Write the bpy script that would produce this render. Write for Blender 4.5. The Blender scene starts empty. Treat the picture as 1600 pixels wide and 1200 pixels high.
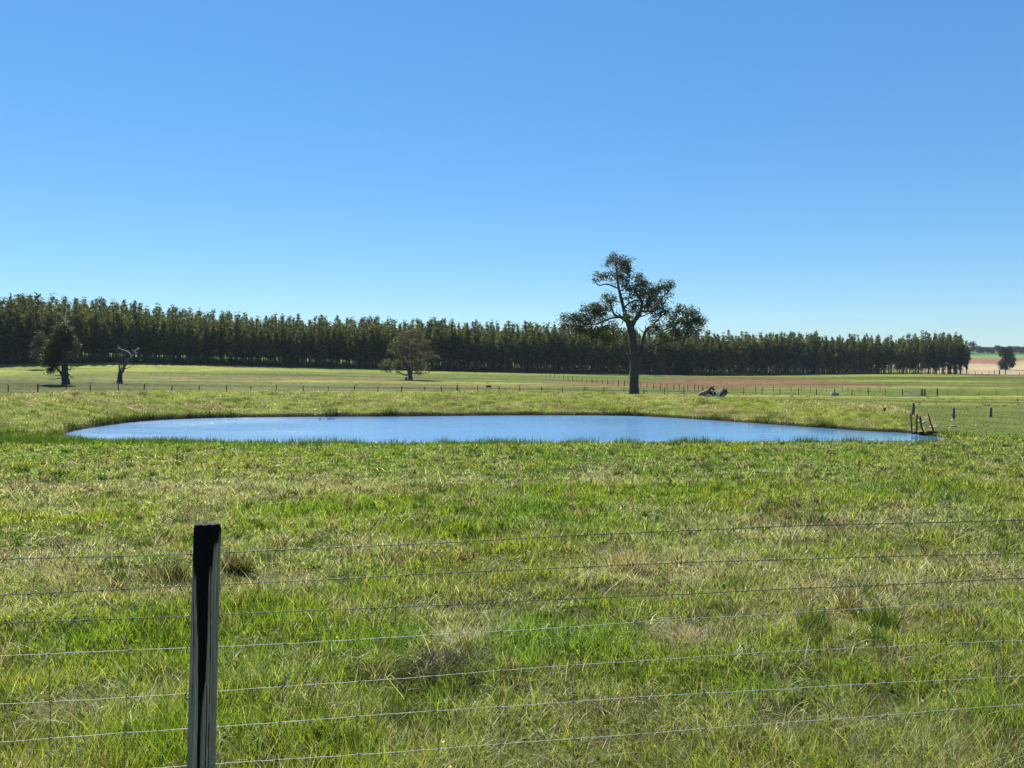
import bpy, math, random
import numpy as np
from mathutils import Vector

C = bpy.context.scene.collection
SC = bpy.context.scene
random.seed(7)
RNG = np.random.default_rng(11)

# ------------------------------------------------------------------ camera, sky, sun, exposure
FPX, HY, CAMZ = 1164.0, 556.0, 7.0          # focal length in photo pixels, horizon row, eye height
cam_d = bpy.data.cameras.new('camera')
cam = bpy.data.objects.new('camera', cam_d)
C.objects.link(cam)
cam.location = (0, 0, CAMZ)
cam.rotation_euler = (math.radians(90), 0, 0)
cam_d.sensor_width = 36.0
cam_d.lens = 36.0 * FPX / 1600.0
cam_d.shift_y = -(600 - HY) / 1600.0
cam_d.clip_start = 0.05
cam_d.clip_end = 12000
SC.camera = cam

SUN_DIR = Vector((-0.32, 0.62, 0.72)).normalized()      # towards the sun
SUN_EL = math.asin(SUN_DIR.z)
SUN_AZ = math.atan2(SUN_DIR.x, SUN_DIR.y)
world = bpy.data.worlds.new('World')
SC.world = world
world.use_nodes = True
wn = world.node_tree
wn.nodes.clear()
sky = wn.nodes.new('ShaderNodeTexSky')
sky.sky_type = 'NISHITA'
sky.sun_disc = False
sky.sun_elevation = SUN_EL
sky.sun_rotation = SUN_AZ
sky.altitude = 300
sky.air_density = 1.0
sky.dust_density = 0.0
sky.ozone_density = 4.0
bg = wn.nodes.new('ShaderNodeBackground')
bg.inputs['Strength'].default_value = 0.10
wo = wn.nodes.new('ShaderNodeOutputWorld')
# camera-like rendering of the sky's colour: softer range, richer blue
gm = wn.nodes.new('ShaderNodeGamma'); gm.inputs['Gamma'].default_value = .55
hsv = wn.nodes.new('ShaderNodeHueSaturation'); hsv.inputs['Saturation'].default_value = 1.55
tint = wn.nodes.new('ShaderNodeMix'); tint.data_type = 'RGBA'; tint.blend_type = 'MULTIPLY'; tint.inputs[0].default_value = 1
tint.inputs[7].default_value = (.194 / .2, .262 / .2, .316 / .2, 1)
wn.links.new(sky.outputs['Color'], gm.inputs['Color'])
wn.links.new(gm.outputs['Color'], hsv.inputs['Color'])
wn.links.new(hsv.outputs['Color'], tint.inputs[6])
wn.links.new(tint.outputs[2], bg.inputs['Color'])
wn.links.new(bg.outputs['Background'], wo.inputs['Surface'])

sun_d = bpy.data.lights.new('sun', 'SUN')
sun_d.energy = 5.0
sun_d.angle = math.radians(0.53)
sun_d.color = (1.0, 0.95, 0.86)
sun = bpy.data.objects.new('sun', sun_d)
C.objects.link(sun)
sun.rotation_euler = SUN_DIR.to_track_quat('Z', 'Y').to_euler()
sun.location = (0, 0, 60)

SC.view_settings.view_transform = 'Standard'
SC.view_settings.look = 'None'
SC.view_settings.exposure = 1.0
SC.view_settings.gamma = 1.0
SC.cycles.max_bounces = 6
SC.cycles.transparent_max_bounces = 8
SC.cycles.volume_bounces = 0
SC.cycles.use_denoising = True

# ------------------------------------------------------------------ helpers
def sm(a, b, x):
    t = np.clip((x - a) / (b - a), 0, 1)
    return t * t * (3 - 2 * t)

_perm = np.random.default_rng(3).permutation(4096)
_val = np.random.default_rng(4).random(4096)
def vnoise(x, y, seed=0):
    x = np.asarray(x, float); y = np.asarray(y, float)
    xi = np.floor(x).astype(np.int64); yi = np.floor(y).astype(np.int64)
    fx = x - xi; fy = y - yi
    fx = fx * fx * (3 - 2 * fx); fy = fy * fy * (3 - 2 * fy)
    def hsh(i, j):
        return _val[_perm[(_perm[(i + seed * 131) & 4095] + j) & 4095]]
    a = hsh(xi, yi); b = hsh(xi + 1, yi); c = hsh(xi, yi + 1); d = hsh(xi + 1, yi + 1)
    return (a * (1 - fx) + b * fx) * (1 - fy) + (c * (1 - fx) + d * fx) * fy
def fbm(x, y, oct=4, seed=0):
    s = 0; a = .5; n = 0
    for k in range(oct):
        s = s + a * vnoise(x * 2 ** k, y * 2 ** k, seed + k * 7); n += a; a *= .5
    return s / n

def link(o, parent=None):
    C.objects.link(o)
    if parent is not None: o.parent = parent
    return o
def tag(o, label=None, cat=None, group=None, kind=None):
    if label: o['label'] = label
    if cat: o['category'] = cat
    if group: o['group'] = group
    if kind: o['kind'] = kind
    return o
def empty(name, loc=(0, 0, 0), rz=0):
    o = bpy.data.objects.new(name, None)
    o.empty_display_size = .3
    o.location = loc; o.rotation_euler = (0, 0, rz)
    return link(o)

def np_mesh(name, V, faces, mat, cols=None, smooth=False):
    """V (n,3); faces: list of (m,k) int arrays; cols (n,3)"""
    me = bpy.data.meshes.new(name)
    V = np.asarray(V, np.float32)
    me.vertices.add(len(V)); me.vertices.foreach_set('co', V.ravel())
    faces = [np.asarray(f, np.int32) for f in faces if len(f)]
    loops = np.concatenate([f.ravel() for f in faces])
    tot = np.concatenate([np.full(len(f), f.shape[1], np.int32) for f in faces])
    st = np.concatenate([[0], np.cumsum(tot)[:-1]]).astype(np.int32)
    me.loops.add(len(loops)); me.loops.foreach_set('vertex_index', loops)
    me.polygons.add(len(tot)); me.polygons.foreach_set('loop_start', st)
    if smooth: me.polygons.foreach_set('use_smooth', np.ones(len(tot), bool))
    if cols is not None:
        at = me.color_attributes.new('Col', 'FLOAT_COLOR', 'POINT')
        cc = np.ones((len(V), 4), np.float32); cc[:, :3] = cols
        at.data.foreach_set('color', cc.ravel())
    me.update(calc_edges=True)
    me.materials.append(mat)
    return me
def np_obj(name, V, faces, mat, cols=None, parent=None, smooth=False):
    return link(bpy.data.objects.new(name, np_mesh(name, V, faces, mat, cols, smooth)), parent)

class MB:
    """collects tubes and boxes into one mesh"""
    def __init__(s): s.v = []; s.f = {}; s.c = []; s.n = 0
    def add(s, V, F, col=(1, 1, 1)):
        V = np.asarray(V, float)
        for f in F: s.f.setdefault(len(f), []).append([i + s.n for i in f])
        s.v.append(V); s.n += len(V)
        col = np.asarray(col, float)
        s.c.append(np.broadcast_to(col, (len(V), 3)) if col.ndim == 1 else col)
    def tube(s, pts, rad, n=8, col=(1, 1, 1), cap=True, rough=0.0, seed=0):
        pts = [Vector(p) for p in pts]; V = []; F = []
        rg = np.random.default_rng(seed + len(pts))
        up = Vector((0.13, 0.9, 0.31)).normalized()
        for i, p in enumerate(pts):
            a = pts[max(0, i - 1)]; b = pts[min(len(pts) - 1, i + 1)]
            t = (b - a)
            if t.length < 1e-9: t = Vector((0, 0, 1))
            t.normalize()
            u = t.cross(up)
            if u.length < 1e-3: u = t.cross(Vector((1, 0, 0)))
            u.normalize(); w = t.cross(u)
            for k in range(n):
                an = 2 * math.pi * k / n
                r = rad[i] * (1 + rough * (rg.random() - .5) * 2)
                V.append(p + u * (math.cos(an) * r) + w * (math.sin(an) * r))
        for i in range(len(pts) - 1):
            for k in range(n):
                F.append((i * n + k, i * n + (k + 1) % n, (i + 1) * n + (k + 1) % n, (i + 1) * n + k))
        if cap:
            F.append(tuple(range(n - 1, -1, -1)))
            F.append(tuple((len(pts) - 1) * n + k for k in range(n)))
        s.add([tuple(v) for v in V], F, col)
    def box(s, c, d, rz=0, col=(1, 1, 1), bev=0.0):
        x, y, z = d[0] / 2, d[1] / 2, d[2] / 2
        b = min(bev, x * .9, y * .9, z * .9)
        V = []
        cs, sn = math.cos(rz), math.sin(rz)
        if b <= 0:
            P = [(sx * x, sy * y, sz * z) for sz in (-1, 1) for sx, sy in ((-1, -1), (1, -1), (1, 1), (-1, 1))]
            F = [(3, 2, 1, 0), (4, 5, 6, 7)] + [(k, (k + 1) % 4, 4 + (k + 1) % 4, 4 + k) for k in range(4)]
        else:
            P = []
            for zz, ins in ((-z, b), (-z + b, 0), (z - b, 0), (z, b)):
                X, Y = x - ins, y - ins
                P += [(-X + b, -Y, zz), (X - b, -Y, zz), (X, -Y + b, zz), (X, Y - b, zz), (X - b, Y, zz), (-X + b, Y, zz), (-X, Y - b, zz), (-X, -Y + b, zz)]
            F = [tuple(range(7, -1, -1)), tuple(range(24, 32))]
            for l in range(3):
                for k in range(8): F.append((l * 8 + k, l * 8 + (k + 1) % 8, l * 8 + 8 + (k + 1) % 8, l * 8 + 8 + k))
        for p in P: V.append((c[0] + p[0] * cs - p[1] * sn, c[1] + p[0] * sn + p[1] * cs, c[2] + p[2]))
        s.add(V, F, col)
    def build(s, name, mat, parent=None, smooth=True):
        V = np.concatenate(s.v); Cc = np.concatenate(s.c)
        return np_obj(name, V, [np.array(f) for f in s.f.values()], mat, Cc, parent, smooth)

def smooth_poly(pts, rad, sub=4):
    """Catmull-Rom through pts (3-tuples) with radii"""
    P = [np.array(p, float) for p in pts]; n = len(P)
    if n < 3: return pts, rad
    out = []; rr = []
    for i in range(n - 1):
        p0 = P[max(0, i - 1)]; p1 = P[i]; p2 = P[i + 1]; p3 = P[min(n - 1, i + 2)]
        for k in range(sub):
            t = k / sub
            out.append(.5 * ((2 * p1) + (-p0 + p2) * t + (2 * p0 - 5 * p1 + 4 * p2 - p3) * t * t + (-p0 + 3 * p1 - 3 * p2 + p3) * t ** 3))
            rr.append(rad[i] * (1 - t) + rad[i + 1] * t)
    out.append(P[-1]); rr.append(rad[-1])
    return out, rr

# ------------------------------------------------------------------ materials
def new_mat(name):
    m = bpy.data.materials.new(name); m.use_nodes = True
    m.node_tree.nodes.clear()
    return m, m.node_tree.nodes, m.node_tree.links
def leaf_mat(name, trans=0.45, tint=(1.25, 1.2, 0.6), rnd=0.0, rough=.55, spec=.25):
    m, N, L = new_mat(name)
    at = N.new('ShaderNodeAttribute'); at.attribute_name = 'Col'
    col = at.outputs['Color']
    if rnd > 0:
        oi = N.new('ShaderNodeObjectInfo')
        hs = N.new('ShaderNodeHueSaturation')
        mr = N.new('ShaderNodeMapRange'); mr.inputs['To Min'].default_value = 1 - rnd; mr.inputs['To Max'].default_value = 1 + rnd
        mh = N.new('ShaderNodeMapRange'); mh.inputs['To Min'].default_value = .515; mh.inputs['To Max'].default_value = .485
        L.new(oi.outputs['Random'], mr.inputs['Value']); L.new(mr.outputs['Result'], hs.inputs['Value'])
        L.new(oi.outputs['Random'], mh.inputs['Value']); L.new(mh.outputs['Result'], hs.inputs['Hue'])
        L.new(col, hs.inputs['Color']); col = hs.outputs['Color']
    pb = N.new('ShaderNodeBsdfPrincipled')
    pb.inputs['Roughness'].default_value = rough
    pb.inputs['Specular IOR Level'].default_value = spec
    L.new(col, pb.inputs['Base Color'])
    tr = N.new('ShaderNodeBsdfTranslucent')
    mx = N.new('ShaderNodeMix'); mx.data_type = 'RGBA'; mx.blend_type = 'MULTIPLY'; mx.inputs[0].default_value = 1
    mx.inputs[7].default_value = (*tint, 1)
    L.new(col, mx.inputs[6]); L.new(mx.outputs[2], tr.inputs['Color'])
    ms = N.new('ShaderNodeMixShader'); ms.inputs[0].default_value = trans
    L.new(pb.outputs[0], ms.inputs[1]); L.new(tr.outputs[0], ms.inputs[2])
    o = N.new('ShaderNodeOutputMaterial'); L.new(ms.outputs[0], o.inputs['Surface'])
    return m
def wood_mat(name, rough=.85, scale=(6, 6, 1.2), dark=.55, bump=.4, attr=True, col=(.2, .17, .13), spec=.2):
    m, N, L = new_mat(name)
    tc = N.new('ShaderNodeTexCoord'); mp = N.new('ShaderNodeMapping'); mp.inputs['Scale'].default_value = scale
    L.new(tc.outputs['Object'], mp.inputs['Vector'])
    no = N.new('ShaderNodeTexNoise'); no.inputs['Scale'].default_value = 4; no.inputs['Detail'].default_value = 8; no.inputs['Roughness'].default_value = .65
    L.new(mp.outputs[0], no.inputs['Vector'])
    mr = N.new('ShaderNodeMapRange'); mr.inputs['From Min'].default_value = .3; mr.inputs['From Max'].default_value = .7
    mr.inputs['To Min'].default_value = dark; mr.inputs['To Max'].default_value = 1.25
    L.new(no.outputs['Fac'], mr.inputs['Value'])
    mx = N.new('ShaderNodeMix'); mx.data_type = 'RGBA'; mx.blend_type = 'MULTIPLY'; mx.inputs[0].default_value = 1
    if attr:
        at = N.new('ShaderNodeAttribute'); at.attribute_name = 'Col'; L.new(at.outputs['Color'], mx.inputs[6])
    else: mx.inputs[6].default_value = (*col, 1)
    L.new(mr.outputs[0], mx.inputs[7])
    pb = N.new('ShaderNodeBsdfPrincipled'); pb.inputs['Roughness'].default_value = rough; pb.inputs['Specular IOR Level'].default_value = spec
    L.new(mx.outputs[2], pb.inputs['Base Color'])
    bp = N.new('ShaderNodeBump'); bp.inputs['Strength'].default_value = bump; bp.inputs['Distance'].default_value = .02
    L.new(no.outputs['Fac'], bp.inputs['Height']); L.new(bp.outputs[0], pb.inputs['Normal'])
    o = N.new('ShaderNodeOutputMaterial'); L.new(pb.outputs[0], o.inputs['Surface'])
    return m
def metal_mat(name, col, rough=.4, metallic=.9):
    m, N, L = new_mat(name)
    tc = N.new('ShaderNodeTexCoord')
    no = N.new('ShaderNodeTexNoise'); no.inputs['Scale'].default_value = 30; no.inputs['Detail'].default_value = 5
    L.new(tc.outputs['Object'], no.inputs['Vector'])
    cr = N.new('ShaderNodeValToRGB')
    cr.color_ramp.elements[0].position = .35; cr.color_ramp.elements[0].color = (col[0] * .6, col[1] * .58, col[2] * .55, 1)
    cr.color_ramp.elements[1].position = .65; cr.color_ramp.elements[1].color = (*col, 1)
    L.new(no.outputs['Fac'], cr.inputs[0])
    pb = N.new('ShaderNodeBsdfPrincipled'); pb.inputs['Roughness'].default_value = rough; pb.inputs['Metallic'].default_value = metallic
    L.new(cr.outputs[0], pb.inputs['Base Color'])
    o = N.new('ShaderNodeOutputMaterial'); L.new(pb.outputs[0], o.inputs['Surface'])
    return m

M_GRASS = leaf_mat('grass_blades', .5, (1.35, 1.4, .62), rough=.45, spec=.30)
M_LEAF = leaf_mat('gum_leaves', .3, (1.3, 1.25, .6), rough=.6, spec=.12)
M_PLANT = leaf_mat('plantation_leaves', .4, (1.4, 1.35, .55), rnd=.35, rough=.65, spec=.1)
M_BARK = wood_mat('bark', .9, (3, 3, .8), .5, .6)
M_POST = wood_mat('weathered_post', .85, (40, 40, 3), .62, .5, spec=.06)
M_DRIFT = wood_mat('weathered_wood', .85, (4, 4, 4), .55, .5)
M_GALV = metal_mat('galvanised_wire', (.60, .60, .53), .6, .25)
M_BARB = metal_mat('barbed_wire', (.20, .19, .17), .5, .6)
M_RUST = metal_mat('rusty_steel', (.16, .07, .05), .8, .2)
M_STONE = wood_mat('pale_stone', .9, (9, 9, 9), .7, .4)

# ------------------------------------------------------------------ terrain
TPX = np.array([-500, 0, 400, 800, 1100, 1400, 1600, 2100], float)
TD = np.array([0, 3.4, 43, 64, 90, 112, 130, 180, 215, 270, 290, 310, 345, 400, 450, 520, 700, 900, 1050, 1500, 3000, 6000], float)
FG = lambda d: -2.05 - 0.0735 * (d - 3.4)
TZ = np.array([
 #0    3.4   43   64    90    112   130   180   215   270   290  310   345   400   450   520  700  900 1050 1500 3000 6000
 [-1.8,-2.05,FG(43),-5.0,-5.2,-5.4,-5.0,-3.6,-2.5, 2.6, 3.6, 4.4, 6.0, 7.5, 8.0, 8, 8, 9, 9, 12, 40, 60],
 [-1.8,-2.05,FG(43),-5.0,-5.3,-5.5,-5.1,-3.9,-2.65,2.2, 3.2, 4.0, 5.5, 7.0, 7.5, 8, 8, 9, 9, 12, 40, 60],
 [-1.8,-2.05,FG(43),-5.0,-5.4,-5.6,-5.5,-4.9,-4.5,-3.9,-2.6,-1.5, 0.0, 1.5, 2.5, 3, 5, 7, 8, 12, 40, 60],
 [-1.8,-2.05,FG(43),-5.1,-5.5,-5.75,-5.85,-5.95,-6.1,-6.4,-6.5,-5.9,-5.0,-4, -3, -2, 1, 4, 6, 12, 40, 60],
 [-1.8,-2.05,FG(43),-5.1,-5.65,-6.1,-6.35,-7.0,-7.4,-7.9,-8.1,-8.25,-8.2,-8,-7.5,-6, -3, 1, 3, 10, 40, 60],
 [-1.8,-2.05,FG(43),-5.25,-6.0,-6.55,-7.0,-7.3,-7.4,-7.7,-7.8,-7.9,-8.1,-9.2,-9.6,-9.3,-4.8, 0.2, 2.5, 6, 37, 60],
 [-1.8,-2.05,FG(43),-5.3,-6.1,-6.7,-7.1,-7.5,-7.6,-7.9,-8.1,-8.3,-8.6,-10.6,-10.6,-9.6,-4.8, 0.2, 2.5, 6, 36, 60],
 [-1.8,-2.05,FG(43),-5.3,-6.1,-6.7,-7.1,-7.6,-7.8,-8.2,-8.4,-8.6,-9.0,-10.8,-10.8,-9.8,-4.8, 0.2, 2.5, 6, 36, 60]])
# resample the table on a fine log grid and soften its kinks
_ld = np.linspace(math.log(2.0), math.log(6000.0), 500); _dd = np.exp(_ld)
_px = np.linspace(-500, 2100, 261)
_T = np.array([np.interp(_dd, TD, r) for r in TZ])
_T = np.array([np.interp(_px, TPX, _T[:, j]) for j in range(len(_dd))])       # (d, px)
_k = np.exp(-np.linspace(-2, 2, 9) ** 2); _k /= _k.sum()
_T = np.array([np.convolve(np.pad(c, 4, 'edge'), _k, 'valid') for c in _T.T]).T
_k2 = np.exp(-np.linspace(-2, 2, 31) ** 2); _k2 /= _k2.sum()
_T = np.array([np.convolve(np.pad(c, 15, 'edge'), _k2, 'valid') for c in _T])
def base_z(px, d):
    fj = np.clip((np.log(np.maximum(d, 2.0)) - _ld[0]) / (_ld[1] - _ld[0]), 0, 498.999)
    fi = np.clip((px + 500) / 10.0, 0, 259.999)
    j = fj.astype(int); i = fi.astype(int); a = fj - j; b = fi - i
    return (_T[j, i] * (1 - b) + _T[j, i + 1] * b) * (1 - a) + (_T[j + 1, i] * (1 - b) + _T[j + 1, i + 1] * b) * a

WZ = -5.0
def at_water(px, row):
    d = -WZ * FPX / (row - HY)
    return ((px - 800) / FPX * d, d)
_shore = [(92, 681), (125, 672), (175, 664), (235, 657.5), (330, 653.3), (480, 651.5), (640, 650.7), (800, 649.3), (960, 649.6), (1040, 652.5), (1120, 657.5),
          (1200, 663), (1270, 668), (1350, 673.5), (1400, 676), (1425, 677.5), (1450, 680.5), (1480, 685.5), (1472, 688.5), (1430, 691.5), (1300, 693.5), (1180, 694.5), (1000, 696), (800, 698),
          (600, 700), (430, 698), (300, 694), (200, 690.5), (125, 687)]
_sp = [at_water(*p) for p in _shore]
_cp, _ = smooth_poly([(x, y, 0) for x, y in _sp + _sp[:1]], [1] * (len(_sp) + 1), 5)
POLY = np.array([(p[0], p[1]) for p in _cp[:-1]])
def shore_sd(x, y):
    """signed distance to the water's edge, positive on land"""
    x = np.asarray(x, float); y = np.asarray(y, float)
    sh = x.shape; x = x.ravel(); y = y.ravel()
    best = np.full(x.shape, 1e18); ins = np.zeros(x.shape, bool)
    near = (np.abs(x) < 90) & (y > 5) & (y < 130)
    xs, ys = x[near], y[near]
    b = np.full(xs.shape, 1e18); q = np.zeros(xs.shape, bool)
    n = len(POLY)
    for i in range(n):
        ax, ay = POLY[i]; bx, by = POLY[(i + 1) % n]
        dx, dy = bx - ax, by - ay
        t = np.clip(((xs - ax) * dx + (ys - ay) * dy) / (dx * dx + dy * dy + 1e-12), 0, 1)
        b = np.minimum(b, (xs - ax - t * dx) ** 2 + (ys - ay - t * dy) ** 2)
        if abs(by - ay) > 1e-12:
            q ^= ((ay > ys) != (by > ys)) & (xs < ax + (ys - ay) / (by - ay) * dx)
    best[near] = b; ins[near] = q
    s = np.sqrt(best); s[~near] = 60
    return np.where(ins, -s, s).reshape(sh)

def terrain(x, y, detail=True, ret=False):
    """height of the ground, relative to the eye"""
    x = np.asarray(x, float); y = np.asarray(y, float)
    r = np.hypot(x, y)
    d = np.maximum(y, .4 * r)
    px = np.clip(800 + FPX * x / np.maximum(d, .01), -500, 2100)
    z = base_z(px, d)
    s = shore_sd(x, y)
    sd_n = s + .5 * (fbm(x * .9, y * .9, 3, 5) - .5) * np.clip(np.abs(s), 0, 1)
    # the dam wall round the far side
    crest = np.interp(px, [-300, 0, 100, 500, 900, 1000, 1150, 1300, 1400, 1440, 1480], [-3.3, -3.1, -3.05, -3.45, -3.5, -3.78, -3.88, -3.85, -3.95, -4.5, -5.0])
    B = sm(45.5, 55, d + 1.0 * np.clip((700 - px) / 700, -.8, 1)) * (1 - sm(1400, 1462, px)) * (1 - sm(0, 1, (-px - 60) / 400))
    B = np.where((px > 1000) & (d > 46) & (s < 25), np.maximum(B, (1 - sm(1420, 1475, px)) * sm(45.5, 47.5, d)), B)
    lip = .03 + .05 * sm(0, .5, sd_n) + .22 * np.clip(fbm(x * .5, y * .5, 3, 15) - .42, 0, .3) * sm(0, .4, sd_n)
    prof = np.clip(lip + (1 - lip) * (.55 * sm(-1.5, 8.5, sd_n) + .45 * np.clip(sd_n / 8.5, 0, 1)), 0, 1)
    prof = np.where(sd_n < .3, prof * sm(-.15, .3, sd_n) + .01, prof)
    zb = WZ + (crest - WZ) * np.clip(prof, 0, 1)
    w = B * (1 - sm(8.8, 21, s))
    out = np.maximum(z, WZ + .07 + .0 * s) * (1 - sm(1, 9, s)) + z * sm(1, 9, s)
    out = out * (1 - w) + zb * w
    if detail:
        lump = (fbm(x * .55, y * .55, 4, 9) - .5)
        out = out + w * lump * .50 * sm(.5, 3, s) + w * (fbm(x * 1.6, y * 2.0, 3, 19) - .5) * .42 * sm(.3, 1.5, s)
        fgw = (1 - sm(34, 45, d)) * sm(1.5, 4, s)
        out = out + fgw * ((fbm(x * .35, y * .35, 3, 21) - .5) * .26 + (fbm(x * 1.9, y * 1.9, 3, 22) - .5) * .20 * sm(2, 5, d))
        out = out + sm(70, 130, d) * (fbm(x * .02, y * .03, 3, 31) - .5) * .5 * (1 - sm(150, 210, d))
    zin = WZ + .02 - np.clip(-s * .45, 0, 1.6)
    out = np.where(s < .25, out * sm(0, .25, s) + (WZ - .02) * (1 - sm(0, .25, s)), out)
    out = np.where(s < 0, zin - .04, out)
    if ret: return out, s, w, px, d
    return out
def G(x, y):
    return float(terrain(np.array([x]), np.array([y]))[0]) + CAMZ
def hit(px, row, dmin=3.0, dmax=1500):
    """where the sight line of a photo pixel meets the ground"""
    dd = np.exp(np.linspace(math.log(dmin), math.log(dmax), 4000))
    x = (px - 800) / FPX * dd
    z = terrain(x, dd)
    ray = -(row - HY) / FPX * dd
    k = np.argmax(z >= ray)
    return Vector((x[k], dd[k], z[k] + CAMZ))
def PT(px, row, d):
    return Vector(((px - 800) / FPX * d, d, CAMZ - (row - HY) / FPX * d))
def onG(px, d):
    x = (px - 800) / FPX * d
    return Vector((x, d, G(x, d)))

# plantation front edge: photo column -> distance
PLX = np.array([-120, 0, 400, 560, 800, 1100, 1400, 1515], float)
PLD = np.array([205, 215, 268, 278, 290, 312, 338, 338], float)
edge_d = lambda px: np.interp(px, PLX, PLD)

# patches of dead grass and lush grass in the near paddock: photo column, row, half width, half height, strength
DRY0 = [(100, 770, 170, 16, 1), (330, 765, 190, 16, .9), (520, 760, 120, 15, .8), (60, 790, 90, 14, .7), (940, 745, 60, 14, .8), (690, 755, 120, 13, .45), (200, 735, 120, 8, .4),
       (1250, 830, 190, 26, .85), (1400, 815, 120, 18, .7), (1100, 890, 210, 36, .75), (1330, 920, 230, 40, .8), (980, 880, 50, 34, 1), (560, 870, 120, 30, .45),
       (440, 900, 110, 30, .55), (110, 900, 150, 46, .85), (240, 920, 80, 40, .6), (700, 990, 60, 50, .9), (1080, 985, 70, 26, .9), (180, 860, 150, 20, .5), (110, 1110, 110, 30, .8), (60, 1045, 90, 25, .4),
       (1290, 960, 180, 30, .7), (1500, 900, 130, 45, .6), (760, 920, 160, 25, .4), (890, 1090, 150, 30, .35), (1450, 1050, 150, 40, .4), (300, 810, 70, 30, .6), (1230, 1120, 120, 30, .4), (560, 1110, 60, 40, .35)]
DRY = [(a, b, c, e, s_ * (.62 if b > 1030 else .95)) for a, b, c, e, s_ in DRY0]
LUSH = [(480, 800, 220, 24, .8), (820, 790, 160, 26, .7), (1060, 770, 140, 22, .6), (330, 1000, 170, 60, .6), (130, 1010, 140, 40, .6), (560, 1010, 140, 50, .5), (1480, 770, 60, 22, .6), (950, 840, 130, 14, .7),
        (700, 830, 140, 18, .5), (900, 1000, 140, 40, .5), (1250, 1080, 260, 60, .7), (700, 1100, 200, 60, .6), (1520, 1130, 140, 60, .7), (250, 1150, 120, 50, .6), (1380, 765, 70, 14, .8), (1000, 710, 500, 16, .5), (300, 700, 330, 12, .6)]
def patchy(px, row, lst):
    w = np.zeros(np.shape(px))
    for a, b, c, e, s in lst:
        q = ((px - a) / c) ** 2 + ((row - b) / e) ** 2
        w = np.maximum(w, s * np.exp(-q * 1.1))
    return w

def srgb(r, g, b):
    f = lambda c: (c / 255 / 12.92) if c / 255 <= .04045 else ((c / 255 + .055) / 1.055) ** 2.4
    return np.array([f(r), f(g), f(b)])

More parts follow.
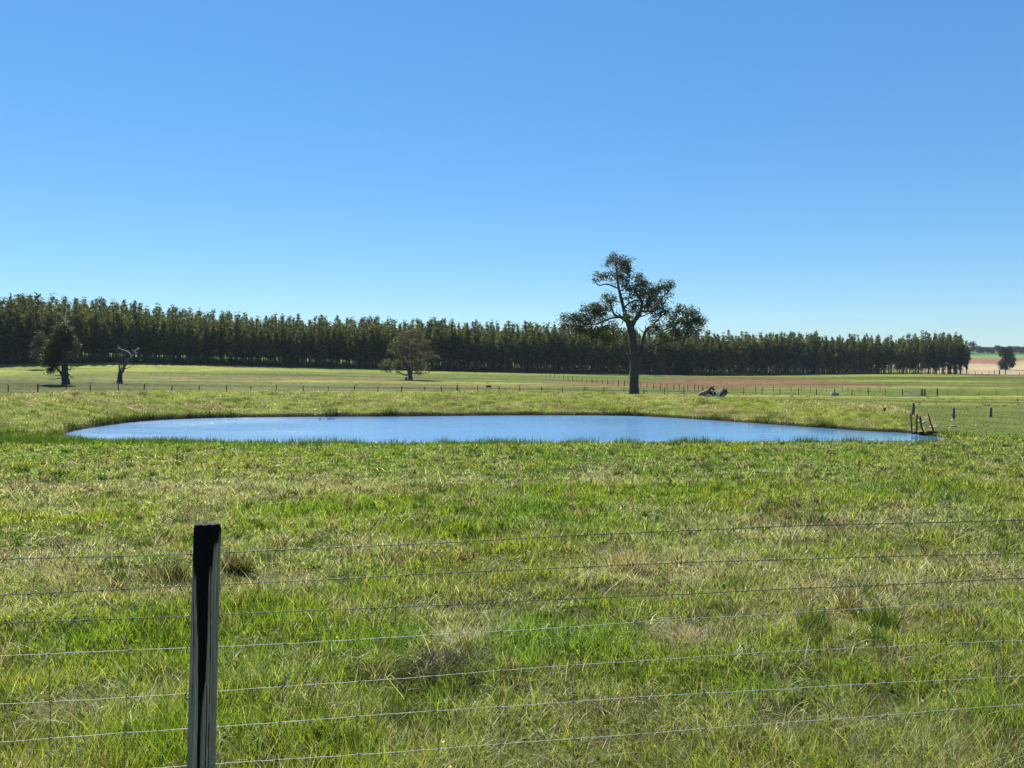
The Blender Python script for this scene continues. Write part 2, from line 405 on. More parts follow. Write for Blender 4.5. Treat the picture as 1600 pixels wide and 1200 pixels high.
def build_ground():
    fine = np.arange(-420, 2021, 6.0)
    th = np.arctan((fine - 800) / FPX)
    left = np.linspace(-math.pi, th[0], 60)[:-1]; right = np.linspace(th[-1], math.pi, 60)[1:]
    th = np.concatenate([left, th, right])
    rr = np.unique(np.concatenate([np.geomspace(.4, 42, 230), np.arange(42, 80, .2), np.geomspace(80, 420, 220), np.geomspace(420, 4000, 80)]))
    R, T = np.meshgrid(rr, th, indexing='ij')
    # rings are flat lines of equal depth inside the view, round outside it
    sec = 1 / np.maximum(np.cos(np.clip(T, -.9, .9)), .3)
    X = R * sec * np.sin(T); Y = R * sec * np.cos(T)
    z, s, w, px, d = terrain(X, Y, True, True)
    row = HY - z / d * FPX
    # --- colour of the ground itself
    n1 = fbm(X * .05, Y * .05, 4, 40); n2 = fbm(X * .4, Y * .4, 4, 41); n3 = fbm(X * .012, Y * .03, 4, 42)
    soil = np.array([.075, .06, .03]); green = np.array([.088, .115, .022]); olive = np.array([.095, .108, .028]); red = np.array([.15, .078, .042])
    straw = np.array([.30, .24, .11]); yel = np.array([.20, .215, .036])
    col = np.zeros(X.shape + (3,)) + green
    def mix(c, t): 
        nonlocal col
        t = np.clip(t, 0, 1)[..., None]; col = col * (1 - t) + np.asarray(c) * t
    fg = 1 - sm(38, 48, d)
    mix(green * .45 + soil * .45, fg)
    mix(straw * .6, fg * patchy(px, row, DRY) * .7)
    # bank
    bank = w * sm(.3, 1.5, s)
    mix(np.array([.17, .195, .035]), bank * .9)
    mix(np.array([.17, .14, .055]), bank * sm(.5, .68, n2) * .7)
    mix(straw, w * sm(.05, 1, (px - 1240) / 150) * sm(5.5, 8, s) * .7)
    mix(np.array([.11, .07, .04]), bank * sm(.55, .7, fbm(X * .8, Y * .8, 3, 45)) * sm(4, 1, s) * .8)
    # the field behind
    fld = sm(70, 85, d) * (1 - w)
    bands = fbm(X * .006 + 3, Y * .055, 4, 50)
    mix(olive, fld * sm(.40, .62, bands))
    mix(yel, fld * sm(.56, .70, fbm(X * .008, Y * .07, 3, 53)) * .8)
    edge = edge_d(px)
    mix(yel * 1.05, fld * sm(40, 8, np.abs(d - edge + 26)) * sm(.3, .55, n3) * (px < 1520) * .8)
    # reddish sorrel strip beyond the big tree and fainter ones left of it
    u = np.clip((px - 830) / 570, 0, 1)
    mid = np.interp(px, [830, 900, 1000, 1100, 1200, 1300, 1420], [599, 599.5, 600, 599, 598, 599.5, 602])
    hw = np.interp(px, [800, 880, 1000, 1060, 1150, 1250, 1330, 1420, 1460], [1.5, 3, 4.2, 8, 8.5, 7, 4.0, 1.5, 0.5])
    jit = (fbm(X * .03, Y * .05, 3, 55) - .5) * 5
    mix(red, fld * sm(1.25, .75, np.abs(row - mid + jit) / hw) * sm(770, 930, px) * (1 - sm(1380, 1460, px)) * (d < 300) * (.55 + .45 * n2))
    mix(np.array([.16, .105, .045]), fld * sm(3.5, 1.2, np.abs(row - 590.5 - (px - 300) * .010)) * sm(200, 300, px) * (1 - sm(620, 760, px)) * .8)
    mix(np.array([.15, .105, .045]), fld * sm(3.0, 1.0, np.abs(row - 603 - jit * .4)) * sm(520, 660, px) * (1 - sm(800, 900, px)) * .7)
    mix(np.array([.11, .10, .04]), fld * sm(2.6, 1.0, np.abs(row - 604 - jit * .3)) * sm(1400, 1500, px) * .6)
    mix(np.array([.24, .26, .05]), fld * sm(1.3, .4, np.abs(row - 619.5 - jit * .1)) * sm(1445, 1480, px) * .8)
    # sandy edge along the plantation
    se = sm(6.0, 1.0, np.abs(d - edge + 3)) * (px < 1516)
    mix(np.array([.34, .27, .18]), se * sm(.45, .6, fbm(X * .06, Y * .06, 3, 60)) * ((px < 520) | ((px > 985) & (px < 1075))) * .85)
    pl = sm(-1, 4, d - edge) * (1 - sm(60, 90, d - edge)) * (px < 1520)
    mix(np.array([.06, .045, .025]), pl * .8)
    mix(np.array([.10, .20, .025]), sm(9, 16, d - edge) * (px < 760) * (px > -500) * (1 - sm(60, 90, d - edge)))
    # far hillside to the right: pale stubble, red earth, green crop
    far = sm(345, 380, d) * sm(1380, 1500, px)
    mix(np.array([.30, .225, .145]), far)
    mix(np.array([.33, .27, .14]), far * sm(500, 540, d) * (1 - sm(640, 660, d)))
    mix(np.array([.21, .105, .065]), far * sm(610, 660, d + (px - 1500) * .4) * (1 - sm(800, 830, d)))
    mix(np.array([.33, .26, .13]), far * sm(1560, 1600, px) * sm(520, 560, d) * (1 - sm(690, 720, d)) * .8)
    mix(np.array([.10, .22, .05]), far * sm(800, 830, d))
    mix(np.array([.055, .075, .035]), sm(960, 1040, d))
    # wet mud at the waterline
    mud = sm(.75, .2, s + (n2 - .5) * .5) * (s > -3)
    mix(np.array([.035, .025, .015]), mud)
    far2 = (1 - far[..., None] * .5)
    col = col * (1 - .45 * (fld * sm(.52, .68, fbm(X * .010 + 9, Y * .09, 4, 57)) * (d < 345))[..., None])
    col = col * (1 + (n2[..., None] - .5) * .5 * far2) * (1 + (n1[..., None] - .5) * .5 * far2)
    nR, nT = X.shape
    idx = np.arange(nR * nT).reshape(nR, nT)
    q = np.stack([idx[:-1, :-1], idx[:-1, 1:], idx[1:, 1:], idx[1:, :-1]], -1).reshape(-1, 4)[:, ::-1]
    V = np.stack([X, Y, z + CAMZ], -1).reshape(-1, 3)
    # material
    m, N, L = new_mat('paddock_ground')
    at = N.new('ShaderNodeAttribute'); at.attribute_name = 'Col'
    tc = N.new('ShaderNodeTexCoord')
    def noise(sc, det, stretch=(1, 1, 1)):
        mp = N.new('ShaderNodeMapping'); mp.inputs['Scale'].default_value = stretch
        L.new(tc.outputs['Object'], mp.inputs['Vector'])
        n = N.new('ShaderNodeTexNoise'); n.inputs['Scale'].default_value = sc; n.inputs['Detail'].default_value = det; n.inputs['Roughness'].default_value = .7
        L.new(mp.outputs[0], n.inputs['Vector']); return n
    na = noise(1.1, 8); nb = noise(.18, 6, (1, 1, 1))
    def mr(n, lo, hi):
        k = N.new('ShaderNodeMapRange'); k.inputs['From Min'].default_value = .3; k.inputs['From Max'].default_value = .7
        k.inputs['To Min'].default_value = lo; k.inputs['To Max'].default_value = hi; L.new(n.outputs['Fac'], k.inputs['Value']); return k
    a = mr(na, .55, 1.45); b = mr(nb, .75, 1.25)
    mu = N.new('ShaderNodeMath'); mu.operation = 'MULTIPLY'; L.new(a.outputs[0], mu.inputs[0]); L.new(b.outputs[0], mu.inputs[1])
    mx = N.new('ShaderNodeMix'); mx.data_type = 'RGBA'; mx.blend_type = 'MULTIPLY'; mx.inputs[0].default_value = 1
    L.new(at.outputs['Color'], mx.inputs[6]); L.new(mu.outputs[0], mx.inputs[7])
    pb = N.new('ShaderNodeBsdfPrincipled'); pb.inputs['Roughness'].default_value = .95; pb.inputs['Specular IOR Level'].default_value = .05
    L.new(mx.outputs[2], pb.inputs['Base Color'])
    bp = N.new('ShaderNodeBump'); bp.inputs['Strength'].default_value = .6; bp.inputs['Distance'].default_value = .12
    L.new(na.outputs['Fac'], bp.inputs['Height']); L.new(bp.outputs[0], pb.inputs['Normal'])
    o = N.new('ShaderNodeOutputMaterial'); L.new(pb.outputs[0], o.inputs['Surface'])
    g = np_obj('ground', V, [q], m, col.reshape(-1, 3), smooth=True)
    tag(g, 'rolling green paddock with a grassy dam wall and pale far hillside', kind='structure')
build_ground()

# ------------------------------------------------------------------ water
def build_water():
    cx, cy = POLY.mean(0)
    P = POLY
    nrm = np.roll(P, -1, 0) - np.roll(P, 1, 0); nrm /= np.linalg.norm(nrm, axis=1)[:, None]
    area = np.sum(P[:, 0] * np.roll(P[:, 1], -1) - np.roll(P[:, 0], -1) * P[:, 1])
    out = np.stack([nrm[:, 1], -nrm[:, 0]], 1) * (1 if area > 0 else -1)
    Q = P + out * .3
    V = np.concatenate([np.c_[Q, np.full(len(Q), WZ + CAMZ)]])
    f = np.arange(len(Q))[None, :]
    if area < 0: f = f[:, ::-1]
    m, N, L = new_mat('pond_water')
    tc = N.new('ShaderNodeTexCoord')
    def noise(sc, det, st):
        mp = N.new('ShaderNodeMapping'); mp.inputs['Scale'].default_value = st; mp.inputs['Rotation'].default_value = (0, 0, .25)
        L.new(tc.outputs['Object'], mp.inputs['Vector'])
        n = N.new('ShaderNodeTexNoise'); n.inputs['Scale'].default_value = sc; n.inputs['Detail'].default_value = det
        L.new(mp.outputs[0], n.inputs['Vector']); return n
    fine = noise(2.6, 3, (.8, 1.3, 1)); big = noise(.10, 3, (1, 1.6, 1)); mid = noise(.7, 2, (.6, 1.2, 1))
    sx = N.new('ShaderNodeSeparateXYZ'); L.new(tc.outputs['Object'], sx.inputs[0])
    # the sheltered right end is calmer
    calm = N.new('ShaderNodeMapRange'); calm.interpolation_type = 'SMOOTHSTEP'
    calm.inputs['From Min'].default_value = 8; calm.inputs['From Max'].default_value = 23; calm.inputs['To Min'].default_value = 1; calm.inputs['To Max'].default_value = .12
    L.new(sx.outputs['X'], calm.inputs['Value'])
    pat = N.new('ShaderNodeMapRange'); pat.inputs['From Min'].default_value = .35; pat.inputs['From Max'].default_value = .65; pat.inputs['To Min'].default_value = .6; pat.inputs['To Max'].default_value = 1.0
    L.new(big.outputs['Fac'], pat.inputs['Value'])
    st = N.new('ShaderNodeMath'); st.operation = 'MULTIPLY'; L.new(calm.outputs[0], st.inputs[0]); L.new(pat.outputs[0], st.inputs[1])
    rg = N.new('ShaderNodeMapRange'); rg.inputs['To Min'].default_value = .07; rg.inputs['To Max'].default_value = .22
    L.new(st.outputs[0], rg.inputs['Value'])
    ad = N.new('ShaderNodeMath'); ad.operation = 'ADD'; L.new(fine.outputs['Fac'], ad.inputs[0]); L.new(mid.outputs['Fac'], ad.inputs[1])
    bs = N.new('ShaderNodeMath'); bs.operation = 'MULTIPLY'; bs.inputs[1].default_value = .9; L.new(st.outputs[0], bs.inputs[0])
    bp = N.new('ShaderNodeBump'); bp.inputs['Distance'].default_value = .09
    L.new(bs.outputs[0], bp.inputs['Strength']); L.new(ad.outputs[0], bp.inputs['Height'])
    pb = N.new('ShaderNodeBsdfPrincipled')
    pb.inputs['Base Color'].default_value = (.09, .21, .37, 1)
    pb.inputs['IOR'].default_value = 1.45
    pb.inputs['Specular IOR Level'].default_value = .5
    L.new(rg.outputs[0], pb.inputs['Roughness']); L.new(bp.outputs[0], pb.inputs['Normal'])
    o = N.new('ShaderNodeOutputMaterial'); L.new(pb.outputs[0], o.inputs['Surface'])
    w = np_obj('pond_water', V, [f], m)
    tag(w, 'blue rippled water of the farm dam', kind='structure')
build_water()

# ------------------------------------------------------------------ grass
def blades(bx, by, bz, h, w, az, lean, curve, col, seg=2, spin=None):
    """arrays of blades -> verts, faces, colours"""
    n = len(bx)
    ts = np.linspace(0, 1, seg + 1)
    dx, dy = np.cos(az), np.sin(az)
    sp = RNG.random(n) * 2 * np.pi if spin is None else spin
    wx, wy = np.cos(sp), np.sin(sp)
    V = []; 
    for k, t in enumerate(ts):
        off = h * (lean * t + curve * t * t)
        zz = h * t * np.sqrt(np.clip(1 - (lean * .5 + curve * .5 * t) ** 2, .12, 1))
        cx = bx + dx * off; cy = by + dy * off; cz = bz + zz
        ww = w * .5 * (1 - t ** 1.6) if k else w * .5
        if k < seg:
            V.append(np.stack([cx - wx * ww, cy - wy * ww, cz], -1)); V.append(np.stack([cx + wx * ww, cy + wy * ww, cz], -1))
        else: V.append(np.stack([cx, cy, cz], -1))
    K = 2 * seg + 1
    V = np.stack(V, 1).reshape(-1, 3)
    b = np.arange(n)[:, None] * K
    quads = [b + np.array([2 * k, 2 * k + 1, 2 * k + 3, 2 * k + 2]) for k in range(seg - 1)]
    tris = b + np.array([2 * seg - 2, 2 * seg - 1, 2 * seg])
    return V, quads, tris, np.repeat(col, K, 0)
def blade_obj(name, parts, mat=None):
    V = []; F = []; Cc = []; n = 0
    for v, q, t, c in parts:
        V.append(v); Cc.append(c); F += [x + n for x in q] + [t + n]; n += len(v)
    by = {}
    for f in F: by.setdefault(f.shape[1], []).append(f)
    return np_obj(name, np.concatenate(V), [np.concatenate(x) for x in by.values()], mat or M_GRASS, np.concatenate(Cc))

PAL_G = np.array([[.172, .240, .026], [.24, .305, .032], [.068, .13, .016], [.34, .355, .060], [.175, .255, .05], [.030, .055, .012]])
PAL_D = np.array([[.48, .42, .30], [.64, .57, .45], [.33, .275, .19], [.16, .125, .085], [.50, .46, .37], [.07, .055, .035]])
def grass_cols(n, dry, lush, tone):
    r = RNG.random(n)
    g = PAL_G[RNG.integers(0, len(PAL_G), n)] * (.75 + .5 * RNG.random(n))[:, None]
    # yellower / bluer green by place
    g = g * (1 + (tone - .5)[:, None] * np.array([.9, .35, -.2]))
    g = g * (1 - .25 * lush[:, None] * np.array([1.2, .3, 1]))
    dcol = PAL_D[RNG.integers(0, len(PAL_D), n)] * (.7 + .5 * RNG.random(n))[:, None]
    isd = r < dry
    return np.where(isd[:, None], dcol, g), isd

def scatter(d0, d1, n, margin=1.12, p=1.0):
    """points with density falling with distance; p=1: count even in log-depth"""
    u = RNG.random(n)
    if p == 1.0: d = d0 * (d1 / d0) ** u
    else: d = (d0 ** (2 - p) + u * (d1 ** (2 - p) - d0 ** (2 - p))) ** (1 / (2 - p))
    x = (RNG.random(n) - .5) * 2 * (.6873 * margin * d + 2.6)
    return x, d

def near_grass():
    parts = []
    def layer(d0, d1, n, hs, ws, seg, tuft=.0, dryk=1.0, dryb=0.05, p=1.6, leanx=.35):
        nt = int(n / 14)
        cx, cy = scatter(d0, d1, nt, p=p)
        k = RNG.integers(0, nt, n)
        tr = .05 + .09 * RNG.random(nt)
        tr = tr * np.clip(cy / 8, .6, 2.2)
        x = cx[k] + RNG.normal(0, 1, n) * tr[k]; y = cy[k] + RNG.normal(0, 1, n) * tr[k]
        free = RNG.random(n) < .45
        fx, fy = scatter(d0, d1, n, p=p)
        x = np.where(free, fx, x); y = np.where(free, fy, y)
        z, s, w, px, d = terrain(x, y, True, True)
        ok = (s > .12) & (y > d0 * .95) & (y < 52)
        x, y, z, s, px, d, k, free = (a[ok] for a in (x, y, z, s, px, d, k, free)); n = len(x)
        row = HY - z / d * FPX
        wob = (fbm(x * .8, y * .8, 3, 70) - .5)
        dry = patchy(px + wob * 120, row + wob * 14 * (row - 600) / 200, DRY)
        lush = patchy(px, row, LUSH)
        pn = fbm(x * .9, y * .9, 4, 71); tone = fbm(x * .33, y * .33, 3, 72)
        dp = np.clip(dryb + dryk * dry * 1.15 + dryk * .38 * sm(.54, .70, pn) - .25 * lush, 0, .93)
        tuftdry = RNG.random(nt)[k] < dp
        dp2 = np.where(tuftdry & ~free, np.maximum(dp, .8), dp * .8)
        col, isd = grass_cols(n, dp2, lush, tone)
        th = (.6 + .8 * RNG.random(nt))[k]
        hol = sm(.56, .68, fbm(x * 1.5 + 7, y * 1.5, 3, 74))
        col = col * (1 - .42 * hol * (RNG.random(n) < .75))[:, None]
        hh = (1 - .45 * hol) * hs * (.45 + .8 * RNG.random(n)) * np.where(free, .8, th) * (1 + .35 * lush) * (.75 + .6 * fbm(x * .5, y * .5, 3, 73))
        hh = hh * np.where(s < 4, 1.15, 1)
        ww = ws * np.clip(d / 5.0, .75, None) * (.6 + .8 * RNG.random(n)) * np.where(isd, .75, 1)
        lean = leanx * RNG.random(n) * np.where(isd, 1.9, 1); curve = .55 * RNG.random(n) * np.where(isd, 1.4, 1)
        az = RNG.random(n) * 2 * np.pi
        parts.append(blades(x, y, z + CAMZ - .01, hh, ww, az, lean, curve, col, seg))
    layer(2.3, 8, 290000, .085, .0048, 3, p=1.0, leanx=.6)
    layer(2.3, 8, 90000, .15, .0044, 3, p=1.0, leanx=.45)
    layer(7, 18, 265000, .085, .0055, 2, p=1.2, leanx=.6)
    layer(7, 18, 75000, .16, .0046, 2, p=1.2, leanx=.45)
    layer(16, 47, 255000, .11, .0058, 2, p=1.3, leanx=.6)
    layer(16, 47, 40000, .19, .0050, 2, p=1.3, leanx=.45)
    # low broad leaves of clover and capeweed between the blades
    layer(2.3, 9, 130000, .040, .022, 2, dryk=.35, dryb=.02, p=1.0, leanx=1.5)
    layer(8, 30, 60000, .06, .017, 2, dryk=.35, dryb=.02, p=1.2, leanx=1.2)
    # short curled blades, coloured pale to stand in for sunlit highlights
    n = 115000
    x, y = scatter(2.4, 46, n, p=1.25); z, s, w, px, d = terrain(x, y, True, True)
    ok = (s > .6) & (fbm(x * 1.3, y * 1.3, 3, 84) > .44); x, y, z, d = x[ok], y[ok], z[ok], d[ok]; n = len(x)
    col = np.array([[.42, .44, .18], [.55, .53, .34], [.36, .42, .14], [.6, .58, .42]])[RNG.integers(0, 4, n)] * (.7 + .5 * RNG.random(n))[:, None]
    parts.append(blades(x, y, z + CAMZ + .02, .05 + .06 * RNG.random(n), .0042 * np.clip(d / 5, .8, None), RNG.random(n) * 6.28, .5 + .9 * RNG.random(n), .4 + .8 * RNG.random(n), col, 2))
    # taller tufts, dark green or dead, scattered at random
    m = 1900
    cx, cy = scatter(3.2, 44, m, p=1.1); k = np.repeat(np.arange(m), 64); n = len(k)
    size = (.4 + .9 * RNG.random(m) ** 2)
    x = cx[k] + RNG.normal(0, 1, n) * .085 * size[k]; y = cy[k] + RNG.normal(0, 1, n) * .085 * size[k]
    z, s, w, px, d = terrain(x, y, True, True); ok = s > .4
    x, y, z, d, k = x[ok], y[ok], z[ok], d[ok], k[ok]; n = len(x)
    kind = RNG.random(m)
    tp = np.array([[.05, .09, .016], [.08, .13, .022], [.03, .05, .012]]); bp_ = np.array([[.05, .035, .02], [.20, .155, .10], [.42, .36, .26]])
    j = RNG.integers(0, 3, n)
    col = np.where((kind[k] < .45)[:, None], tp[j], bp_[j]) * (.6 + .7 * RNG.random(n))[:, None]
    parts.append(blades(x, y, z + CAMZ - .01, (.07 + .13 * RNG.random(n)) * (.6 + .5 * size[k]), .0052 * np.clip(d / 5, .8, None), RNG.random(n) * 6.28, .5 * RNG.random(n), .7 * RNG.random(n), col, 2))
    # taller seeding stalks, pale
    n = 4200
    x, y = scatter(3, 30, n, p=1.3); z, s, w, px, d = terrain(x, y, True, True); ok = s > .4
    x, y, z, px, d = x[ok], y[ok], z[ok], px[ok], d[ok]; n = len(x)
    row = HY - z / d * FPX; pn = fbm(x * .6, y * .6, 3, 80)
    keep = RNG.random(n) < np.clip(.12 + patchy(px, row, DRY) + sm(.5, .7, pn), 0, 1)
    x, y, z, d = x[keep], y[keep], z[keep], d[keep]; n = len(x)
    col = PAL_D[RNG.integers(0, len(PAL_D), n)] * (.9 + .5 * RNG.random(n))[:, None]
    parts.append(blades(x, y, z + CAMZ, .14 + .22 * RNG.random(n), .0034 * np.clip(d / 5, .8, None), RNG.random(n) * 6.28, .2 + .9 * RNG.random(n), .9 * RNG.random(n), col, 3))
    o = blade_obj('paddock_grass', parts)
    tag(o, 'rough green and straw coloured pasture grass in front of the pond', kind='stuff')
near_grass()

def bank_grass():
    parts = []
    def layer(d0, d1, n, hs, ws, sel, colf, p=0.0):
        u = RNG.random(n); y = d0 + (d1 - d0) * u
        x = (RNG.random(n) - .5) * 2 * .76 * y
        z, s, w, px, d = terrain(x, y, True, True)
        ok = (s > .15) & sel(x, y, s, w, px)
        x, y, z, s, w, px = (a[ok] for a in (x, y, z, s, w, px)); n = len(x)
        col = colf(x, y, s, w, px, n)
        hh = hs * (.4 + RNG.random(n)) * (.5 + fbm(x * .6, y * .6, 3, 90))
        parts.append(blades(x, y, z + CAMZ - .02, hh, ws * (.5 + RNG.random(n)), RNG.random(n) * 6.28, .5 * RNG.random(n), .5 * RNG.random(n), col, 2))
    def bankcol(x, y, s, w, px, n):
        t = fbm(x * .25, y * .25, 3, 91); p2 = fbm(x * .9, y * .9, 3, 92)
        g = np.array([.185, .22, .032]) * (.6 + .7 * RNG.random(n))[:, None] * (1 + (t - .5)[:, None] * np.array([.8, .2, 0]))
        g = np.where((sm(.56, .66, fbm(x * .7, y * 1.1, 3, 94)) * .8 > RNG.random(n))[:, None], g * np.array([.38, .42, .4]), g)
        dr = np.clip(.08 + .8 * sm(.50, .66, p2) + .6 * sm(1240, 1340, px) * sm(5, 7, s), 0, .9)
        dcol = PAL_D[RNG.integers(0, len(PAL_D), n)] * (.6 + .5 * RNG.random(n))[:, None]
        return np.where((RNG.random(n) < dr)[:, None], dcol, g)
    layer(44, 82, 240000, .15, .034, lambda x, y, s, w, px: (w > .15) | (px < 250), bankcol)
    layer(44, 110, 90000, .09, .045, lambda x, y, s, w, px: (w <= .15), lambda *a: bankcol(*a) * np.array([.72, .66, .8]))
    # dark overhanging tufts along the far waterline
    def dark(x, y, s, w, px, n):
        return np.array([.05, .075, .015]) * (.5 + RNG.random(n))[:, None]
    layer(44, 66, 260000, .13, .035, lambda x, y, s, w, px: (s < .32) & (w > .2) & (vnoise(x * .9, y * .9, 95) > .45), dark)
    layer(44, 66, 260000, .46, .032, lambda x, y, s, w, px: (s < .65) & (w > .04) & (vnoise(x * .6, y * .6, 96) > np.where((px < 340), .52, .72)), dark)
    m = 1700
    cy = 82 * (330 / 82) ** RNG.random(m); cx = (RNG.random(m) - .5) * 1.5 * cy
    q = cy < edge_d(np.clip(800 + FPX * cx / cy, -120, 1515)) - 6; cx, cy = cx[q], cy[q]; m = len(cx)
    k = np.repeat(np.arange(m), 9); n = len(k)
    x = cx[k] + RNG.normal(0, .22, n); y = cy[k] + RNG.normal(0, .22, n); z = terrain(x, y) + CAMZ
    col = np.array([[.06, .085, .02], [.10, .12, .03], [.16, .14, .06], [.045, .05, .02]])[RNG.integers(0, 4, m)][k] * (.7 + .6 * RNG.random(n))[:, None]
    parts.append(blades(x, y, z - .02, .08 + .18 * RNG.random(n), .06 + .06 * RNG.random(n), RNG.random(n) * 6.28, .4 * RNG.random(n), .4 * RNG.random(n), col, 2))
    o = blade_obj('bank_grass', parts)
    tag(o, 'yellow green grass and weeds covering the dam wall and field beyond the water', kind='stuff')
bank_grass()

def reeds():
    n = 60000
    x = (RNG.random(n) - .5) * 64; y = 38 + RNG.random(n) * 12
    s = shore_sd(x, y)
    px = 800 + FPX * x / y
    cl = vnoise(x * .8, y * .8, 97) * .6 + vnoise(x * 2.3, y * 2.3, 98) * .4
    lim = np.interp(px, [0, 100, 700, 1000, 1500], [5.5, 5, 3.0, 2.2, 1.6])
    ok = (s > -.35) & (s < lim * (.4 + cl)) & (y < 47.2) & (cl > np.interp(px, [0, 700, 1100, 1500], [.33, .42, .52, .55]))
    x, y = x[ok], y[ok]; n = len(x); cl = cl[ok]
    z = np.maximum(terrain(x, y), WZ - .1) + CAMZ
    col = np.array([.055, .095, .018]) * (.5 + .9 * RNG.random(n))[:, None]
    o = blade_obj('reeds', [blades(x, y, z, (.18 + .36 * RNG.random(n)) * (.45 + .8 * cl), .026 * (.5 + RNG.random(n)), RNG.random(n) * 6.28, .25 * RNG.random(n), .2 * RNG.random(n), col, 2)])
    tag(o, 'dark green rushes fringing the near edge of the pond', kind='stuff')
reeds()

def flowers():
    n = 260
    x, y = scatter(3.4, 34, n, p=1.2); z = terrain(x, y) + CAMZ; s = shore_sd(x, y)
    ok = s > 1; x, y, z = x[ok], y[ok], z[ok]; n = len(x)
    V = []; F = []; Cc = []
    for i in range(n):
        r = .006 + .0009 * y[i] * (.4 + .5 * RNG.random()); h = .07 + .1 * RNG.random()
        c = np.array([.75, .55, .03]) if RNG.random() < .85 else np.array([.8, .78, .7])
        b = len(V)
        tilt = RNG.normal(0, .35, 2)
        V.append((x[i], y[i], z[i] + h)); Cc.append(c * .8)
        for k in range(6):
            a = k / 6 * 6.283
            V.append((x[i] + math.cos(a) * r, y[i] + math.sin(a) * r, z[i] + h + r * (math.cos(a) * tilt[0] + math.sin(a) * tilt[1]) + r * .25)); Cc.append(c)
        F += [(b, b + 1 + k, b + 1 + (k + 1) % 6) for k in range(6)]
    o = np_obj('wildflowers', np.array(V), [np.array(F)], M_GRASS, np.array(Cc))
    tag(o, 'tiny yellow and white flowers scattered through the near grass', kind='stuff')
flowers()

# distinct tussocks and rush clumps standing in the near paddock
def tussock(name, px, row, wpx, hpx, pal, n, label, cat, lean=.5, group=None, wid=.006, dens=1.0):
    b = hit(px, row); d = b.y; sc = d / FPX
    R = wpx * sc * .5; H = hpx * sc
    a = RNG.random(n) * 6.283; r = np.sqrt(RNG.random(n)) * R * .8 * (.6 + .8 * vnoise(np.cos(a) * 1.7 + px, np.sin(a) * 1.7 + row, 3))
    x = np.cos(a) * r * 1.15; y = np.sin(a) * r
    pal = np.array(pal)
    col = pal[RNG.integers(0, len(pal), n)] * (.6 + .7 * RNG.random(n))[:, None]
    az = RNG.random(n) * 6.283
    v, q, t, c = blades(x, y, np.full(n, -.02), H * (.25 + .8 * RNG.random(n) ** 1.5) * (1.1 - .6 * r / (R + 1e-6)), wid * np.clip(d / 6, .8, None) * (.6 + .7 * RNG.random(n)), az, lean * (.2 + RNG.random(n)), .6 * RNG.random(n) * lean, col, 3)
    o = np_obj(name, v, q + [t], M_GRASS, c); o.location = b
    tag(o, label, cat, group)
    return o
STRAW = [(.42, .36, .25), (.30, .25, .17), (.52, .46, .35), (.14, .11, .07)]
BROWN = [(.16, .12, .08), (.34, .29, .21), (.05, .04, .025), (.12, .16, .03), (.025, .02, .013), (.02, .03, .01)]
DKG = [(.06, .11, .016), (.09, .15, .02), (.035, .07, .012), (.20, .19, .07)]
tussock('dead_tussock', 700, 1050, 190, 40, [(.05, .04, .025), (.22, .18, .12), (.03, .045, .012), (.02, .016, .01), (.08, .11, .025)], 3600, 'low dark brown and green tangled tussock in the middle of the near paddock', 'tussock', 1.2)
tussock('dead_tussock', 1085, 1004, 90, 46, STRAW, 1000, 'flattened pale straw tussock right of the low dark tangled one', 'tussock', 1.2)
tussock('straw_tussock', 978, 896, 76, 60, STRAW, 900, 'upright feathery straw tussock behind the second barbed wire', 'tussock', .6)
tussock('green_tussock', 1270, 988, 60, 66, DKG, 700, 'dark green upright tussock, left of two beside a pale stalk patch', 'tussock', .45)
tussock('green_tussock', 1378, 985, 60, 62, DKG, 700, 'dark green upright tussock, right of two beside a pale stalk patch', 'tussock', .45)
tussock('brown_tussock', 370, 890, 44, 50, BROWN, 500, 'small dark brown tussock just right of the near fence post', 'tussock', .6)
tussock('brown_tussock', 268, 910, 66, 60, BROWN, 600, 'brown and green tussock just left of the near fence post', 'tussock', .6)
tussock('leafy_weed', 235, 960, 60, 34, [(.07, .16, .025), (.10, .20, .04)], 160, 'broad bladed bright green weed left of the near fence post', 'weed', .9, wid=.013)
tussock('rush_clump', 36, 738, 24, 26, DKG, 120, 'dark rush clump standing in the grass at the far left', 'rush', .35)
tussock('rush_clump', 165, 710, 20, 20, DKG, 110, 'dark rush clump in front of the pond left end', 'rush', .35)
tussock('rush_clump', 1054, 697, 18, 17, DKG, 130, 'tall rush clump standing out on the near water edge right of centre', 'rush', .35)
tussock('thistle', 1487, 790, 40, 36, [(.07, .11, .045), (.05, .085, .03)], 170, 'grey green leafy thistle at the right of the paddock', 'weed', .7, wid=.011)
tussock('brown_tussock', 793, 758, 20, 14, BROWN, 110, 'small dark brown tussock alone below the pond centre', 'tussock', .7)
tussock('straw_tussock', 945, 752, 46, 22, STRAW, 200, 'pale dry tussock midway between the pond and the barbed wires', 'tussock', .9)

